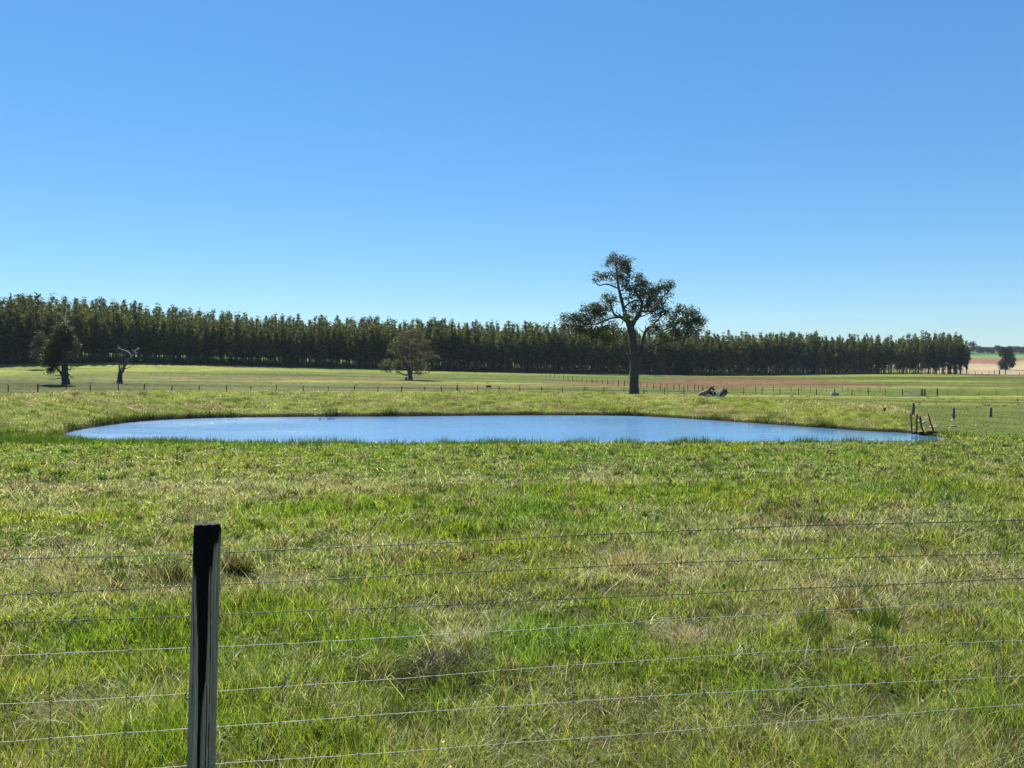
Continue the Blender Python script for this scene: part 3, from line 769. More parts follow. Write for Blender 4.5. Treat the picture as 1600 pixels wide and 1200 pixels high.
# ------------------------------------------------------------------ near fence
def near_fence():
    fy = lambda x: 3.4 + .142 * (x + 1.387)
    root = empty('wire_fence', (-1.41, 3.4, CAMZ - 2.06))
    tag(root, 'farm fence of three barbed wires over pale mesh on a stained round post', 'fence')
    inv = Vector((-1.41, 3.4, CAMZ - 2.06))
    # post
    nA, nH = 160, 160
    z0, z1 = -2.35, -.768
    top = np.array([(324.5 - 800) / FPX * 3.4, 3.4]); bot = np.array([(313 - 800) / FPX * 3.4 - .011, 3.4])
    V = []; Cc = []
    for j in range(nH + 1):
        t = j / nH; z = z0 + (z1 - z0) * t
        c = bot + (top - bot) * t
        rad = .0605 - .0035 * t
        for k in range(nA):
            a = 2 * math.pi * k / nA
            rr = rad * (1 + .018 * math.sin(a * 2 + 1) + .010 * math.sin(a * 5 + t * 2) + .02 * (vnoise(np.array(a * 6.), np.array(t * 3), 5) - .5)) 
            # hairline checks
            if abs(((a * 57.3 - 288 + 2.5 * math.sin(t * 9)) + 180) % 360 - 180) < 2.0 and t < .62: rr -= .004
            if j >= nH - 1: rr -= .0018 * (j - nH + 2)
            V.append((c[0] + rr * math.cos(a), c[1] + rr * math.sin(a), z - .0058 * math.sin(a) * (t ** 8)))
            # black wet tar run down the face: wide at the top, thin at the foot
            ang = (a * 57.2958 - 270 + 180) % 360 - 180          # 0 = towards the camera
            n = float(fbm(np.array(a * 8), np.array(t * 4), 3, 8)) - .5
            dr = (z1 - z) / 1.15                                  # 0 top .. 1 foot
            wl = np.interp(dr, [0, .12, .2, .45, .7, .85, 1], [130, 62, 34, 17, 8, 9, 7]) * (1 + n * .7)
            wr = np.interp(dr, [0, .08, .2, .4, .6, .72, .85, 1], [130, 60, 36, 28, 20, 7, 4, 2]) * (1 + n * .7)
            off = np.interp(dr, [0, .2, .45, 1], [0, 2, 10, 14])
            aa = ang - off
            st = 1 - float(sm(.8, 1.1, np.array(abs(aa) / (wr if aa > 0 else wl))))
            if .05 < dr and abs(aa - 40 + n * 8) < 2.5: st = max(st, .85)     # side runs
            if dr > .62 and abs(aa - 26 + n * 5) < 2.2: st = max(st, .9)
            if dr < .75 and abs(aa + 40 + n * 10) < 2.2 and dr > .1: st = max(st, .8)
            gr_ = float(fbm(np.array(a * 34.), np.array(t * 5.), 3, 12)) - .5
            grey = np.array([.46, .35, .225]) * (.85 + .5 * n + 1.3 * gr_)
            if dr < .07: grey = grey * .55
            Cc.append(grey * (1 - st) + np.array([.013, .010, .008]) * st)
    F = [(j * nA + k, j * nA + (k + 1) % nA, (j + 1) * nA + (k + 1) % nA, (j + 1) * nA + k) for j in range(nH) for k in range(nA)]
    base = nH * nA
    n0 = len(V)
    rings = [.82, .6, .35, .12]
    for q in rings:
        for k in range(nA):
            p = V[base + k]; c = top
            nz = .003 * math.sin(q * 30 + k * .3)
            V.append((c[0] + (p[0] - c[0]) * q, c[1] + (p[1] - c[1]) * q, p[2] + .002 + nz))
            Cc.append(np.array([.13, .12, .115]) * (.7 + .5 * RNG.random()) * (.6 if .5 < q < .7 else 1))
    rows = [base] + [n0 + i * nA for i in range(len(rings))]
    for a_, b_ in zip(rows[:-1], rows[1:]):
        F += [(a_ + k, a_ + (k + 1) % nA, b_ + (k + 1) % nA, b_ + k) for k in range(nA)]
    V.append((top[0], top[1], z1 + .002)); Cc.append(np.array([.12, .10, .08]))
    cF = [(rows[-1] + k, rows[-1] + (k + 1) % nA, len(V) - 1) for k in range(nA)]
    V = np.array(V) + np.array([0, 0, CAMZ]) - np.array(inv)
    post = np_obj('post', V, [np.array(F), np.array(cF)], M_POST, np.array(Cc), root, True)
    # staples on the post's left shoulder
    for zz, dx in ((-.90, -.056), (-1.063, -.060), (-1.12, -.058), (-1.206, -.060), (-1.34, -.061), (-1.548, -.062), (-1.727, -.063)):
        mb = MB(); cx = np.interp(zz, [z0, z1], [bot[0], top[0]]) + dx
        rusty = (.16, .05, .03)
        mb.tube([(cx, 3.392, zz + .018), (cx - .010, 3.384, zz + .014), (cx - .012, 3.384, zz - .008), (cx, 3.392, zz - .014)], [.0022] * 4, 6, rusty)
        o = mb.build('staple', M_RUST, post); o.data.transform(__import__('mathutils').Matrix.Translation(Vector((0, 0, CAMZ)) - inv))
    tr = __import__('mathutils').Matrix.Translation(Vector((0, 0, CAMZ)) - inv)
    xs = np.arange(-7, 8, .04)
    hts = [-.90, -1.063, -1.206, -1.34, -1.548, -1.727, -1.897]
    def wz(i, x):
        ph = i * 1.7
        return hts[i] + .010 * math.sin(x * .9 + ph) + .0014 * math.sin(x * 5.1 + ph * 2) - .006 * math.cos((x + 1.39) * 1.2)
    yb = lambda x: fy(x) + .062
    for i in range(3):
        mb = MB()
        for sgn in (0, math.pi):
            xx = np.arange(-7, 8, .012)
            mb.tube([(x, yb(x) + .0016 * math.cos(x * 110 + sgn), wz(i, x) + .0016 * math.sin(x * 110 + sgn)) for x in xx], [.0014] * len(xx), 4, cap=False)
        for x in np.arange(-6.9 + i * .03, 7.9, .098):
            x += random.uniform(-.008, .008); a = random.uniform(0, 3.14)
            for q in (a, a + 1.4):
                c_, s_ = math.cos(q) * .014, math.sin(q) * .014
                mb.tube([(x - .004, yb(x) - c_, wz(i, x) - s_), (x + .004, yb(x) + c_, wz(i, x) + s_)], [.0011, .0011], 4)
            mb.tube([(x - .006, yb(x), wz(i, x)), (x + .006, yb(x), wz(i, x))], [.0034, .0034], 6)
        o = mb.build('barbed_wire', M_BARB, root); o.data.transform(tr)
    for i in range(3, 7):
        mb = MB()
        mb.tube([(x, yb(x) + .0012 * math.sin(x * 40), wz(i, x) + .0006 * math.sin(x * 23 + i)) for x in xs], [.0015] * len(xs), 6, cap=False)
        o = mb.build('line_wire', M_GALV, root); o.data.transform(tr)
    k = 0
    for x in np.arange(-3.1 - 11 * .338, 7.9, .338):
        mb = MB(); sl = random.uniform(-.012, .012); pts = []
        for i in range(3, 7):
            xx = x + sl * (i - 3) + random.uniform(-.006, .006)
            pts.append((xx, yb(xx) - .003, wz(i, xx)))
            mb.tube([(xx - .007, yb(xx), wz(i, xx)), (xx + .007, yb(xx), wz(i, xx))], [.0038, .0038], 6)
        pts.append((pts[-1][0], pts[-1][1], pts[-1][2] - .12))
        pp, rr = smooth_poly(pts, [.0013] * len(pts), 6)
        mb.tube([(p[0] + .0015 * math.sin(j * .9), p[1], p[2]) for j, p in enumerate(pp)], rr, 5)
        o = mb.build('stay_wire', M_BARB, root); o.data.transform(tr)
near_fence()

# ------------------------------------------------------------------ tree makers
def leaf_cloud(blobs, leaf, pal, dens, twig=.5, droop=.35, per=14, seed=0):
    """blobs: (x,y,z,rx,ry,rz[,palette gain]) -> quads grouped in twig clusters near each blob's shell and inside"""
    rg = np.random.default_rng(seed)
    V = []; Cc = []
    pal = np.array(pal)
    for b in blobs:
        x, y, z, rx, ry, rz = b[:6]; gain = np.array(b[6]) if len(b) > 6 else np.ones(3)
        area = (rx * ry + ry * rz + rx * rz) / 3
        nt = max(3, int(area * dens))
        dirs = rg.normal(0, 1, (nt, 3)); dirs /= np.linalg.norm(dirs, axis=1)[:, None]
        rad = rg.random(nt) ** .45
        cen = dirs * rad[:, None] * np.array([rx, ry, rz]) + np.array([x, y, z])
        tone = (.65 + .7 * rg.random(nt))
        tw = twig * (.6 + .8 * rg.random(nt))
        tcol = pal[rg.integers(0, len(pal), nt)]
        n = nt * per
        k = np.repeat(np.arange(nt), per)
        off = rg.normal(0, 1, (n, 3)) * np.array([.5, .5, .38]) * tw[k][:, None]
        p = cen[k] + off
        # long narrow leaf: axis hangs down with scatter
        ax = rg.normal(0, 1, (n, 3)); ax[:, 2] = ax[:, 2] * .7 - droop * 2; ax /= np.linalg.norm(ax, axis=1)[:, None]
        sd = np.cross(ax, rg.normal(0, 1, (n, 3))); sd /= np.linalg.norm(sd, axis=1)[:, None] + 1e-9
        ln = leaf * (.6 + .8 * rg.random(n))[:, None]; wd = ln * .38
        q = np.stack([p - ax * ln * .5, p + sd * wd * .5, p + ax * ln * .5, p - sd * wd * .5], 1)
        V.append(q.reshape(-1, 3))
        c = tcol[k] * (tone[k] * (.75 + .5 * rg.random(n)))[:, None] * gain
        Cc.append(np.repeat(c, 4, 0))
    V = np.concatenate(V); Cc = np.concatenate(Cc)
    return V, np.arange(len(V)).reshape(-1, 4), Cc

def px_tree(name, base, d, zoom, limbs, blobs, pal, label, cat, leaf, dens, twig, depth=.9, bark=(.10, .085, .07), droop=.35, per=14, seed=1, group=None, ndepth=1.0, limb_names=None, rough=.08):
    """limbs and crown masses given in photo pixels by zoom(zx,zy); standing at base"""
    root = empty(name, base)
    tag(root, label, cat, group)
    sc = d / FPX
    rg = np.random.default_rng(seed)
    b0 = Vector(base)
    def W(zx, zy, dy=0.0):
        a, b = zoom(zx, zy)
        return PT(a, b, d) - b0 + Vector((0, dy, 0))
    k = 1.0 / (zoom(1, 0)[0] - zoom(0, 0)[0])         # zoom px per photo px
    for li, lb in enumerate(limbs):
        pts = []; rr = []
        nm, path = lb[0], lb[1]; col = lb[2] if len(lb) > 2 else bark
        dy0 = lb[3] if len(lb) > 3 else 0.0; dy1 = lb[4] if len(lb) > 4 else rg.uniform(-1.5, 1.5) * ndepth * (nm != 'trunk')
        for i, (zx, zy, r) in enumerate(path):
            t = i / (len(path) - 1)
            pts.append(W(zx, zy, dy0 + (dy1 - dy0) * t)); rr.append(r / k * sc)
        pts, rr = smooth_poly(pts, rr, 5)
        mb = MB(); mb.tube(pts, rr, 10 if nm == 'trunk' else 7, col, rough=rough, seed=li)
        # twigs along thin limbs
        if nm in ('limb', 'branch'):
            for j in range(3, len(pts) - 1, 2 if blobs else 6):
                q = Vector(pts[j]); dirv = Vector((rg.normal(), rg.normal(), rg.normal() * .6 + .4)).normalized()
                L_ = rr[j] * rg.uniform(5, 11)
                mb.tube([q, q + dirv * L_ * .5 + Vector((0, 0, -.03 * L_)), q + dirv * L_ + Vector((0, 0, .1 * L_))], [rr[j] * .4, rr[j] * .28, rr[j] * .1], 5, col)
        mb.build(nm, M_BARK, root)
    if blobs:
        bl = []
        for q in blobs:
            zx, zy, rx, rz = q[:4]
            o = W(zx, zy, rg.uniform(-1, 1) * (rx / k * sc) * .8 * depth + (q[5] if len(q) > 5 else 0))
            rx, rz = rx * 1.08, rz * 1.08
            R = (rx / k * sc, (rx + rz) / 2 / k * sc * depth, rz / k * sc)
            bl.append((o.x, o.y, o.z, *R) + ((q[4],) if len(q) > 4 else ()))
        V, F, Cc = leaf_cloud(bl, leaf, pal, dens, twig, droop, per, seed)
        np_obj('crown', V, [F], M_LEAF, Cc, root)
    return root

OLIVE = [(.085, .092, .036), (.070, .082, .030), (.10, .10, .044), (.06, .07, .032)]
BARKD = (.075, .065, .055)

# --- the big lone gum
bz = lambda zx, zy: (840 + zx / 4.616, 380 + zy / 4.616)
big_d = 106.0
bb = onG(991, big_d)
G0 = (1, 1, 1); GB = (1.25, 1.8, .8)
big_limbs = [
 ('trunk', [(700, 1130, 46), (697, 1090, 37), (695, 1020, 34), (697, 930, 33), (698, 850, 33), (692, 760, 28), (684, 670, 27), (668, 600, 26), (655, 560, 20)], BARKD),
 ('limb', [(660, 590, 22), (632, 510, 15), (612, 440, 12.5), (594, 370, 11), (578, 300, 8.5), (570, 220, 6), (562, 150, 4), (600, 85, 1.5)], BARKD, 0, -.6),
 ('limb', [(576, 325, 6), (545, 310, 5.5), (500, 293, 5), (440, 300, 4), (405, 250, 2)], BARKD),
 ('limb', [(590, 350, 5), (625, 325, 4.5), (655, 270, 3.5), (640, 200, 2)], BARKD),
 ('limb', [(672, 600, 24), (700, 555, 18), (735, 500, 15), (748, 450, 11), (735, 400, 7), (700, 340, 4), (730, 260, 2)], BARKD, 0, -1.0),
 ('limb', [(615, 475, 7), (650, 440, 6.5), (700, 415, 6), (740, 415, 5)], BARKD),
 ('limb', [(745, 490, 9), (800, 490, 7), (850, 488, 5.5), (890, 430, 4.5), (925, 370, 4), (975, 330, 2)], BARKD),
 ('limb', [(770, 470, 6), (810, 430, 5), (860, 380, 3.5), (930, 300, 2)], BARKD, 0, 1.2),
 ('limb', [(655, 575, 13), (600, 532, 10), (560, 515, 8), (540, 460, 6), (520, 400, 3)], BARKD),
 ('limb', [(610, 535, 8), (540, 540, 7), (480, 560, 6), (400, 590, 4.5), (320, 580, 3), (230, 540, 2)], BARKD, 0, -1.5),
 ('limb', [(715, 850, 18), (745, 770, 14), (765, 690, 12.5), (790, 625, 11), (835, 600, 9), (890, 625, 7), (960, 610, 5.5), (1030, 570, 4), (1090, 510, 2)], BARKD, 0, 1.6),
 ('limb', [(835, 605, 6), (860, 560, 5), (910, 510, 4), (960, 470, 2)], BARKD, .6, -1),
 ('limb', [(725, 820, 9), (790, 765, 7.5), (870, 725, 6.5), (950, 705, 6), (1040, 685, 5), (1110, 655, 3.5), (1170, 620, 2)], BARKD, 0, -1.6),
 ('limb', [(985, 702, 4), (1015, 715, 3.5), (1030, 745, 2.5)], BARKD, -1, -1.2),
 ('limb', [(680, 870, 9), (655, 800, 7.5), (640, 720, 6), (610, 650, 4), (560, 600, 2)], BARKD),
]
big_blobs = [(560, 112, 52, 36), (622, 140, 44, 44), (512, 150, 30, 26), (605, 215, 62, 48), (645, 185, 32, 36), (450, 232, 52, 28), (415, 268, 24, 20), (520, 240, 38, 26), (590, 170, 50, 40),
 (720, 255, 52, 38), (742, 310, 44, 44), (682, 330, 38, 36), (800, 340, 62, 52), (868, 325, 60, 46), (925, 300, 46, 36), (962, 295, 24, 30), (830, 408, 62, 38), (890, 420, 42, 34), (958, 372, 22, 24), (752, 388, 42, 34), (690, 372, 38, 34),
 (515, 392, 46, 40), (512, 440, 42, 42), (465, 478, 60, 42), (400, 500, 70, 46), (358, 468, 42, 28), (450, 540, 60, 36), (340, 555, 66, 42), (250, 548, 58, 40), (198, 530, 36, 22), (190, 590, 42, 32), (300, 612, 66, 36), (400, 620, 50, 34), (480, 608, 42, 32), (545, 590, 34, 26),
 (642, 530, 40, 30, GB, -1.2), (700, 478, 32, 34), (850, 540, 42, 36), (912, 500, 52, 38), (960, 556, 52, 42), (1028, 490, 44, 34), (1088, 498, 52, 42), (1060, 560, 62, 42), (1130, 556, 50, 52), (1170, 600, 36, 42), (1100, 632, 58, 36), (1000, 640, 50, 32), (862, 600, 42, 30), (905, 660, 44, 24), (1150, 520, 24, 26), (780, 300, 30, 24), (990, 480, 26, 22), (640, 300, 34, 34), (655, 390, 28, 26), (620, 260, 40, 30), (700, 440, 34, 26), (800, 470, 40, 26), (790, 420, 44, 34), (830, 470, 40, 30), (880, 470, 34, 26), (1040, 650, 70, 34), (1100, 590, 60, 44), (960, 610, 50, 34), (820, 640, 34, 26), (250, 600, 60, 34), (330, 640, 66, 32), (450, 640, 54, 32), (560, 640, 44, 34), (500, 690, 56, 36), (400, 670, 50, 30), (430, 450, 44, 30), (300, 530, 50, 34), (1180, 560, 30, 34), (940, 700, 46, 20), (560, 690, 40, 34), (740, 720, 26, 24, G0, 1.5)]
px_tree('gum_tree', bb, big_d, bz, big_limbs, big_blobs, OLIVE, 'tall spreading gum tree with dark trunk standing alone on the dam wall', 'tree', .32, 21, .66, .95, seed=5, per=22)

# --- left dense gum with a dead top
lz = lambda zx, zy: (zx / 7.06, 440 + zy / 7.06)
lb = hit(103.5, 600.5, 90); ld = lb.y
DRYW = (.7, .67, .6)
px_tree('gum_tree', lb, ld, lz, [
 ('trunk', [(738, 1150, 58), (738, 1110, 42), (736, 1040, 33), (737, 950, 31), (735, 850, 29), (730, 750, 24), (728, 650, 15), (720, 560, 8)], (.05, .045, .04), -.2, -1.2),
 ('limb', [(712, 1090, 18), (690, 1030, 14), (665, 985, 11), (640, 950, 8), (600, 900, 4)], BARKD, 0, -.5),
 ('limb', [(720, 1000, 10), (690, 950, 8), (680, 880, 6), (640, 800, 3)], BARKD),
 ('branch', [(755, 1005, 6), (785, 1035, 5), (812, 1060, 4), (832, 1045, 2)], (.12, .10, .09), -.3, -.6),
 ('branch', [(755, 960, 7), (790, 970, 5), (815, 930, 4), (842, 975, 2)], (.12, .10, .09), -.3, -.6),
 ('branch', [(728, 560, 6), (715, 470, 4.5), (705, 400, 4), (712, 340, 3.6), (715, 300, 3), (695, 268, 2)], DRYW, .2, .6),
 ('branch', [(712, 450, 3.5), (690, 400, 3), (665, 365, 2.5), (640, 340, 1.6)], DRYW, .2, .3),
 ('branch', [(718, 500, 3.5), (738, 460, 3), (765, 438, 3), (785, 430, 2)], DRYW, .2, -.2),
 ('branch', [(735, 560, 4), (790, 530, 3), (820, 512, 3)], DRYW, .2, -.2)],
 [(690, 515, 80, 45), (740, 540, 50, 50), (640, 575, 60, 50), (590, 630, 60, 50), (680, 640, 80, 70), (550, 700, 55, 55), (640, 740, 80, 80), (530, 790, 60, 60), (560, 880, 64, 56), (600, 830, 70, 60), (575, 960, 44, 34), (545, 985, 30, 20),
  (530, 860, 44, 44), (690, 780, 50, 70), (815, 650, 40, 30), (835, 710, 42, 36), (815, 780, 36, 40), (840, 830, 30, 26), (770, 690, 40, 60), (770, 600, 40, 40), (625, 930, 40, 30), (480, 870, 24, 30), (690, 490, 50, 24), (715, 560, 60, 50, G0, -1.2), (690, 650, 60, 60, G0, -1.4), (770, 650, 44, 50, G0, -1.0), (640, 700, 60, 60, G0, -1), (610, 780, 60, 60), (650, 850, 50, 40)],
 OLIVE, 'dense dark gum with pale dead branches above its crown at the far left', 'tree', .38, 30, .6, .9, seed=8, per=20)

# --- rounded tree at the plantation's edge behind it
rb_d = 196.0
rb = onG(60.5, rb_d)
px_tree('round_tree', rb, rb_d, lz, [('trunk', [(432, 920, 14), (430, 860, 11), (428, 760, 8), (425, 640, 4)], BARKD), ('limb', [(430, 850, 6), (400, 790, 4), (380, 700, 2)], BARKD)],
 [(430, 565, 36, 26), (425, 610, 55, 40), (420, 680, 66, 56), (425, 760, 70, 60), (400, 820, 60, 50), (455, 820, 50, 55), (430, 870, 50, 26), (370, 800, 34, 46), (480, 720, 30, 60)],
 [(.062, .060, .028), (.075, .06, .035), (.05, .055, .025)], 'small rounded tree hugging the plantation edge left of the dense gum', 'tree', .5, 14, .7, seed=9)

# --- dead tree
dz = lambda zx, zy: (130 + zx / 10.0, 500 + zy / 10.0)
db = hit(187, 598.8, 90); dd_ = db.y
PALE = (.60, .57, .52); CHAR = (.06, .05, .045); MIDG = (.13, .115, .10)
px_tree('dead_tree', db, dd_, dz, [
 ('trunk', [(568, 1000, 56), (570, 960, 40), (575, 880, 34), (582, 820, 30), (590, 785, 20)], CHAR),
 ('limb', [(568, 830, 15), (560, 720, 11), (545, 640, 8.5), (528, 570, 7), (510, 528, 6), (450, 535, 4), (388, 536, 2.5)], MIDG, 0, .3),
 ('limb', [(586, 800, 8), (582, 690, 6), (570, 600, 5), (560, 545, 4), (610, 560, 3)], MIDG),
 ('limb', [(612, 770, 15), (640, 690, 11), (655, 610, 9), (645, 540, 7), (622, 430, 5), (622, 290, 4.5), (642, 140, 3), (690, 48, 1.5)], MIDG, 0, .8),
 ('limb', [(606, 820, 24), (650, 720, 19), (695, 660, 15), (735, 605, 12), (800, 560, 10), (845, 520, 8), (892, 503, 4)], MIDG, 0, -.4),
 ('limb', [(845, 522, 9), (828, 490, 8), (850, 465, 6), (885, 452, 5), (916, 440, 2)], PALE, -.4, -.6),
 ('limb', [(762, 588, 9), (752, 530, 8), (705, 492, 7), (640, 465, 6), (590, 445, 4), (535, 458, 2)], PALE, -.3, -.7),
 ('limb', [(595, 448, 5), (572, 425, 4), (565, 398, 2.5)], PALE, -.6, -.6)],
 None, OLIVE, 'leafless dead tree with bleached forked limbs in the left paddock', 'tree', .3, 1, .3, seed=12, rough=.12)

# --- grey green bushy tree in the middle
mz = lambda zx, zy: (560 + zx / 6.667, 500 + zy / 6.667)
mbp = hit(641, 593, 90); md = mbp.y
px_tree('gum_tree', mbp, md, mz, [
 ('trunk', [(542, 632, 34), (541, 600, 24), (538, 565, 22), (525, 520, 20), (505, 480, 17), (478, 430, 12), (455, 370, 8), (430, 300, 4)], BARKD),
 ('limb', [(545, 590, 14), (556, 520, 11), (552, 430, 8), (556, 340, 6), (570, 240, 3)], (.15, .13, .11), 0, -.6),
 ('limb', [(525, 570, 9), (480, 572, 7), (430, 550, 5), (400, 535, 3)], BARKD, 0, -.5),
 ('limb', [(552, 540, 8), (600, 480, 6), (660, 400, 4.5), (720, 320, 2)], BARKD, 0, .8),
 ('limb', [(550, 560, 7), (600, 550, 6), (650, 555, 4), (690, 560, 2)], BARKD, 0, -1),
 ('limb', [(500, 470, 7), (440, 430, 5), (380, 360, 3), (330, 320, 2)], BARKD, 0, 1)],
 [(570, 140, 70, 40), (510, 150, 60, 40), (450, 180, 74, 48), (640, 175, 66, 48), (380, 260, 64, 56), (540, 250, 100, 64), (690, 250, 66, 58), (335, 325, 44, 32), (450, 350, 76, 58), (620, 350, 84, 64), (735, 340, 56, 46), (790, 380, 42, 30), (840, 395, 26, 20),
  (400, 430, 50, 40), (480, 455, 50, 42), (640, 455, 70, 50), (705, 500, 36, 34), (640, 555, 60, 22), (425, 545, 28, 14), (700, 430, 50, 40), (600, 520, 34, 30), (580, 420, 60, 50), (380, 500, 34, 26)],
 [(.15, .135, .085), (.12, .118, .068), (.17, .15, .10), (.10, .095, .058)], 'rounded grey green gum with a shadow beside it in the middle of the far field', 'tree', .40, 13, .65, .95, seed=14, per=13)
sbp = onG(604, 240)
px_tree('shrub', sbp, 240, mz, [('trunk', [(295, 545, 7), (295, 490, 5), (292, 430, 3)], BARKD)], [(295, 435, 44, 34), (270, 480, 42, 40), (320, 480, 40, 40), (290, 510, 56, 28)],
 [(.12, .12, .05), (.10, .11, .045)], 'pale olive shrub at the plantation edge left of the grey green gum', 'shrub', .45, 16, .6, seed=15)
sb2 = onG(1068, 306)
px_tree('shrub', sb2, 306, bz, [('trunk', [(1048, 950, 9), (1048, 900, 6), (1048, 860, 3)], BARKD)], [(1045, 870, 46, 34), (1020, 900, 36, 40), (1075, 905, 36, 40), (1048, 925, 56, 26)],
 [(.022, .032, .016), (.03, .045, .02)], 'dark dense shrub at the plantation foot right of the tall lone gum', 'shrub', .5, 20, .6, seed=16)

# --- far tree on the right hillside and the belt beyond
fz = lambda zx, zy: (1480 + zx / 12.0, 500 + zy / 12.0)
ftd = 510.0
ftb = onG(1573, ftd)
px_tree('gum_tree', ftb, ftd, fz, [('trunk', [(1108, 935, 16), (1108, 880, 12), (1100, 760, 8), (1080, 620, 4)], BARKD)],
 [(1040, 540, 64, 40), (1110, 560, 66, 46), (1180, 560, 44, 40), (1080, 650, 90, 70), (1150, 660, 70, 60), (1110, 750, 96, 70), (1110, 840, 84, 54), (1080, 890, 40, 20), (1230, 720, 44, 36), (1262, 755, 24, 20), (990, 640, 34, 30), (1205, 850, 24, 46), (1000, 850, 34, 24), (1020, 560, 40, 40), (1100, 895, 90, 34), (1060, 800, 70, 60), (1170, 820, 60, 60)],
 [(.035, .045, .025), (.045, .055, .03)], 'lone dark gum on the pale hillside at the far right', 'tree', .9, 9, 1.1, seed=20, per=12)

def round_proto(seed, H, W_):
    rg = np.random.default_rng(seed)
    bl = []
    for k in range(9):
        t = rg.uniform(.35, .92); w = W_ * (1 - abs(t - .6) * 1.2)
        a = rg.uniform(0, 6.28); r = rg.uniform(0, .6) * w
        bl.append((math.cos(a) * r, math.sin(a) * r, H * t, w * .5, w * .5, H * .14))
    return bl
belt = []
k = 0
for px in list(np.arange(1506, 1690, 7.5)):
    d = 960 + random.uniform(-25, 60) + (px - 1500) * .2
    h = random.uniform(8.0, 12.0)
    if k == 2: h = 17.0
    b = onG(px + random.uniform(-2, 2), d)
    r = empty('distant_tree', b)
    rr = random.uniform(.8, 1.1)
    mb = MB(); mb.tube([(0, 0, -.5), (.1, 0, h * .3), (.3, .1, h * .75)], [.35, .28, .08], 6, BARKD)
    mb.build('trunk', M_BARK, r)
    V, F, Cc = leaf_cloud(round_proto(100 + k, h, h * (.45 if k == 2 else .75)), 1.3, [(.05, .055, .035), (.065, .06, .04), (.04, .05, .03)], 3.0, 1.4, .2, 9, 200 + k)
    np_obj('crown', V, [F], M_LEAF, Cc, r)
    lab = 'tallest tree with a ragged top in the hazy belt beside the plantation end' if k == 2 else 'low hazy tree in the distant belt above the green crop at right'
    tag(r, lab, 'tree', 'distant belt of trees on the right skyline')
    k += 1

# ------------------------------------------------------------------ plantation
def plant_proto(seed, H=19.0, low=.36, wide=2.3):
    rg = np.random.default_rng(seed)
    bl = []
    nz = 17
    for k in range(nz):
        t = low + (1 - low) * (k + .5) / nz
        u = (t - low) / (1 - low)
        w = wide * (.55 + 1.0 * u if u < .38 else .93 * (1 - (u - .38) / .62) ** .85 + .04) * rg.uniform(.7, 1.25)
        for j in range(3 if u < .7 else (2 if u < .85 else 1)):
            a = rg.uniform(0, 6.28); r = w * rg.uniform(.25, .65) * (u < .93)
            if u < .3 and rg.random() < .35: continue
            bl.append((math.cos(a) * r, math.sin(a) * r, H * t, w * rg.uniform(.4, .62), w * rg.uniform(.4, .62), H * .036 * rg.uniform(.8, 1.5)))
    bl.append((rg.normal(0, .1), rg.normal(0, .1), H * 1.01, .22, .22, .9))
    return bl
PLPAL = [(.080, .104, .032), (.11, .132, .038), (.060, .084, .032), (.145, .15, .048), (.038, .056, .028), (.026, .040, .024)]
def tipped(V, Cc):
    """colour turns browner and lighter towards the treetop"""
    h = np.clip((V[:, 2] / 19 - .74) / .26, 0, 1)[:, None]
    return Cc * (1 + h * np.array([.55, .42, .25]))
protos = []
for i in range(14):
    bare = i >= 7
    low = ([.16, .22, .28, .13, .20, .25, .18] + [.34, .40, .44, .37, .42, .47, .36])[i]
    V, F, Cc = leaf_cloud(plant_proto(300 + i, 19, low, [2.8, 3.2, 2.7, 3.3, 2.5, 3.0, 2.9, 3.1, 2.6, 3.3, 2.7, 3.0, 2.4, 3.2][i]), .56, PLPAL, 7.5, .55, .3, 12, 400 + i)
    cm = np_mesh('crown', V, [F], M_PLANT, tipped(V, Cc))
    mb = MB(); rg = np.random.default_rng(500 + i)
    lx, ly = rg.normal(0, .18, 2)
    tc_ = [(.115, .08, .065), (.16, .125, .10), (.10, .07, .06)][i % 3]
    mb.tube([(0, 0, -.6), (0, 0, .4), (lx * .4, ly * .4, 6), (lx, ly, 12), (lx * .5, 0, 17.5)], [.19, .15, .12, .08, .02], 7, tc_, rough=.06, seed=i)
    for _ in range(22 if bare else 10):                    # dead side twigs on the bare stem
        z = rg.uniform(2.0, 19 * low + 2.0); a = rg.uniform(0, 6.28); L_ = rg.uniform(.6, 1.6)
        mb.tube([(0, 0, z), (math.cos(a) * L_ * .6, math.sin(a) * L_ * .6, z + .25), (math.cos(a) * L_, math.sin(a) * L_, z + .1)], [.03, .022, .010], 4, tc_)
    tob = mb.build('trunk', M_BARK)
    tm = tob.data
    C.objects.unlink(tob); bpy.data.objects.remove(tob)
    protos.append((cm, tm))

def tree_rows():
    """stems along the front edge, row after row into the plantation"""
    out = []
    for rowi in range(3):
        px = -70.0 if rowi == 0 else -64 + rowi * 3
        while px < 1514:
            d = float(edge_d(px)) + rowi * 3.4 + random.uniform(-.7, .7)
            out.append((px, d, rowi))
            gap = random.uniform(2.2, 3.3)
            if px > 620: gap *= 1.1
            px += gap / d * FPX
    return out
stems = tree_rows()
front = [s for s in stems if s[2] == 0]
second = [s for s in stems if s[2] == 1]
third = [s for s in stems if s[2] == 2]
def tree_h(px):
    return float(np.interp(px, [-100, 0, 150, 300, 400, 560, 800, 1000, 1100, 1250, 1400, 1470, 1510], [18.2, 18.6, 18.6, 17.6, 17.0, 17.6, 18.2, 17.6, 17.3, 17.4, 16.8, 19.0, 17.5]))
individuals = (front + second)
individuals.sort(key=lambda s: s[1])
random.shuffle(second)
individuals = front + second[:max(0, 300 - len(front))]
rest = third + second[max(0, 300 - len(front)):]
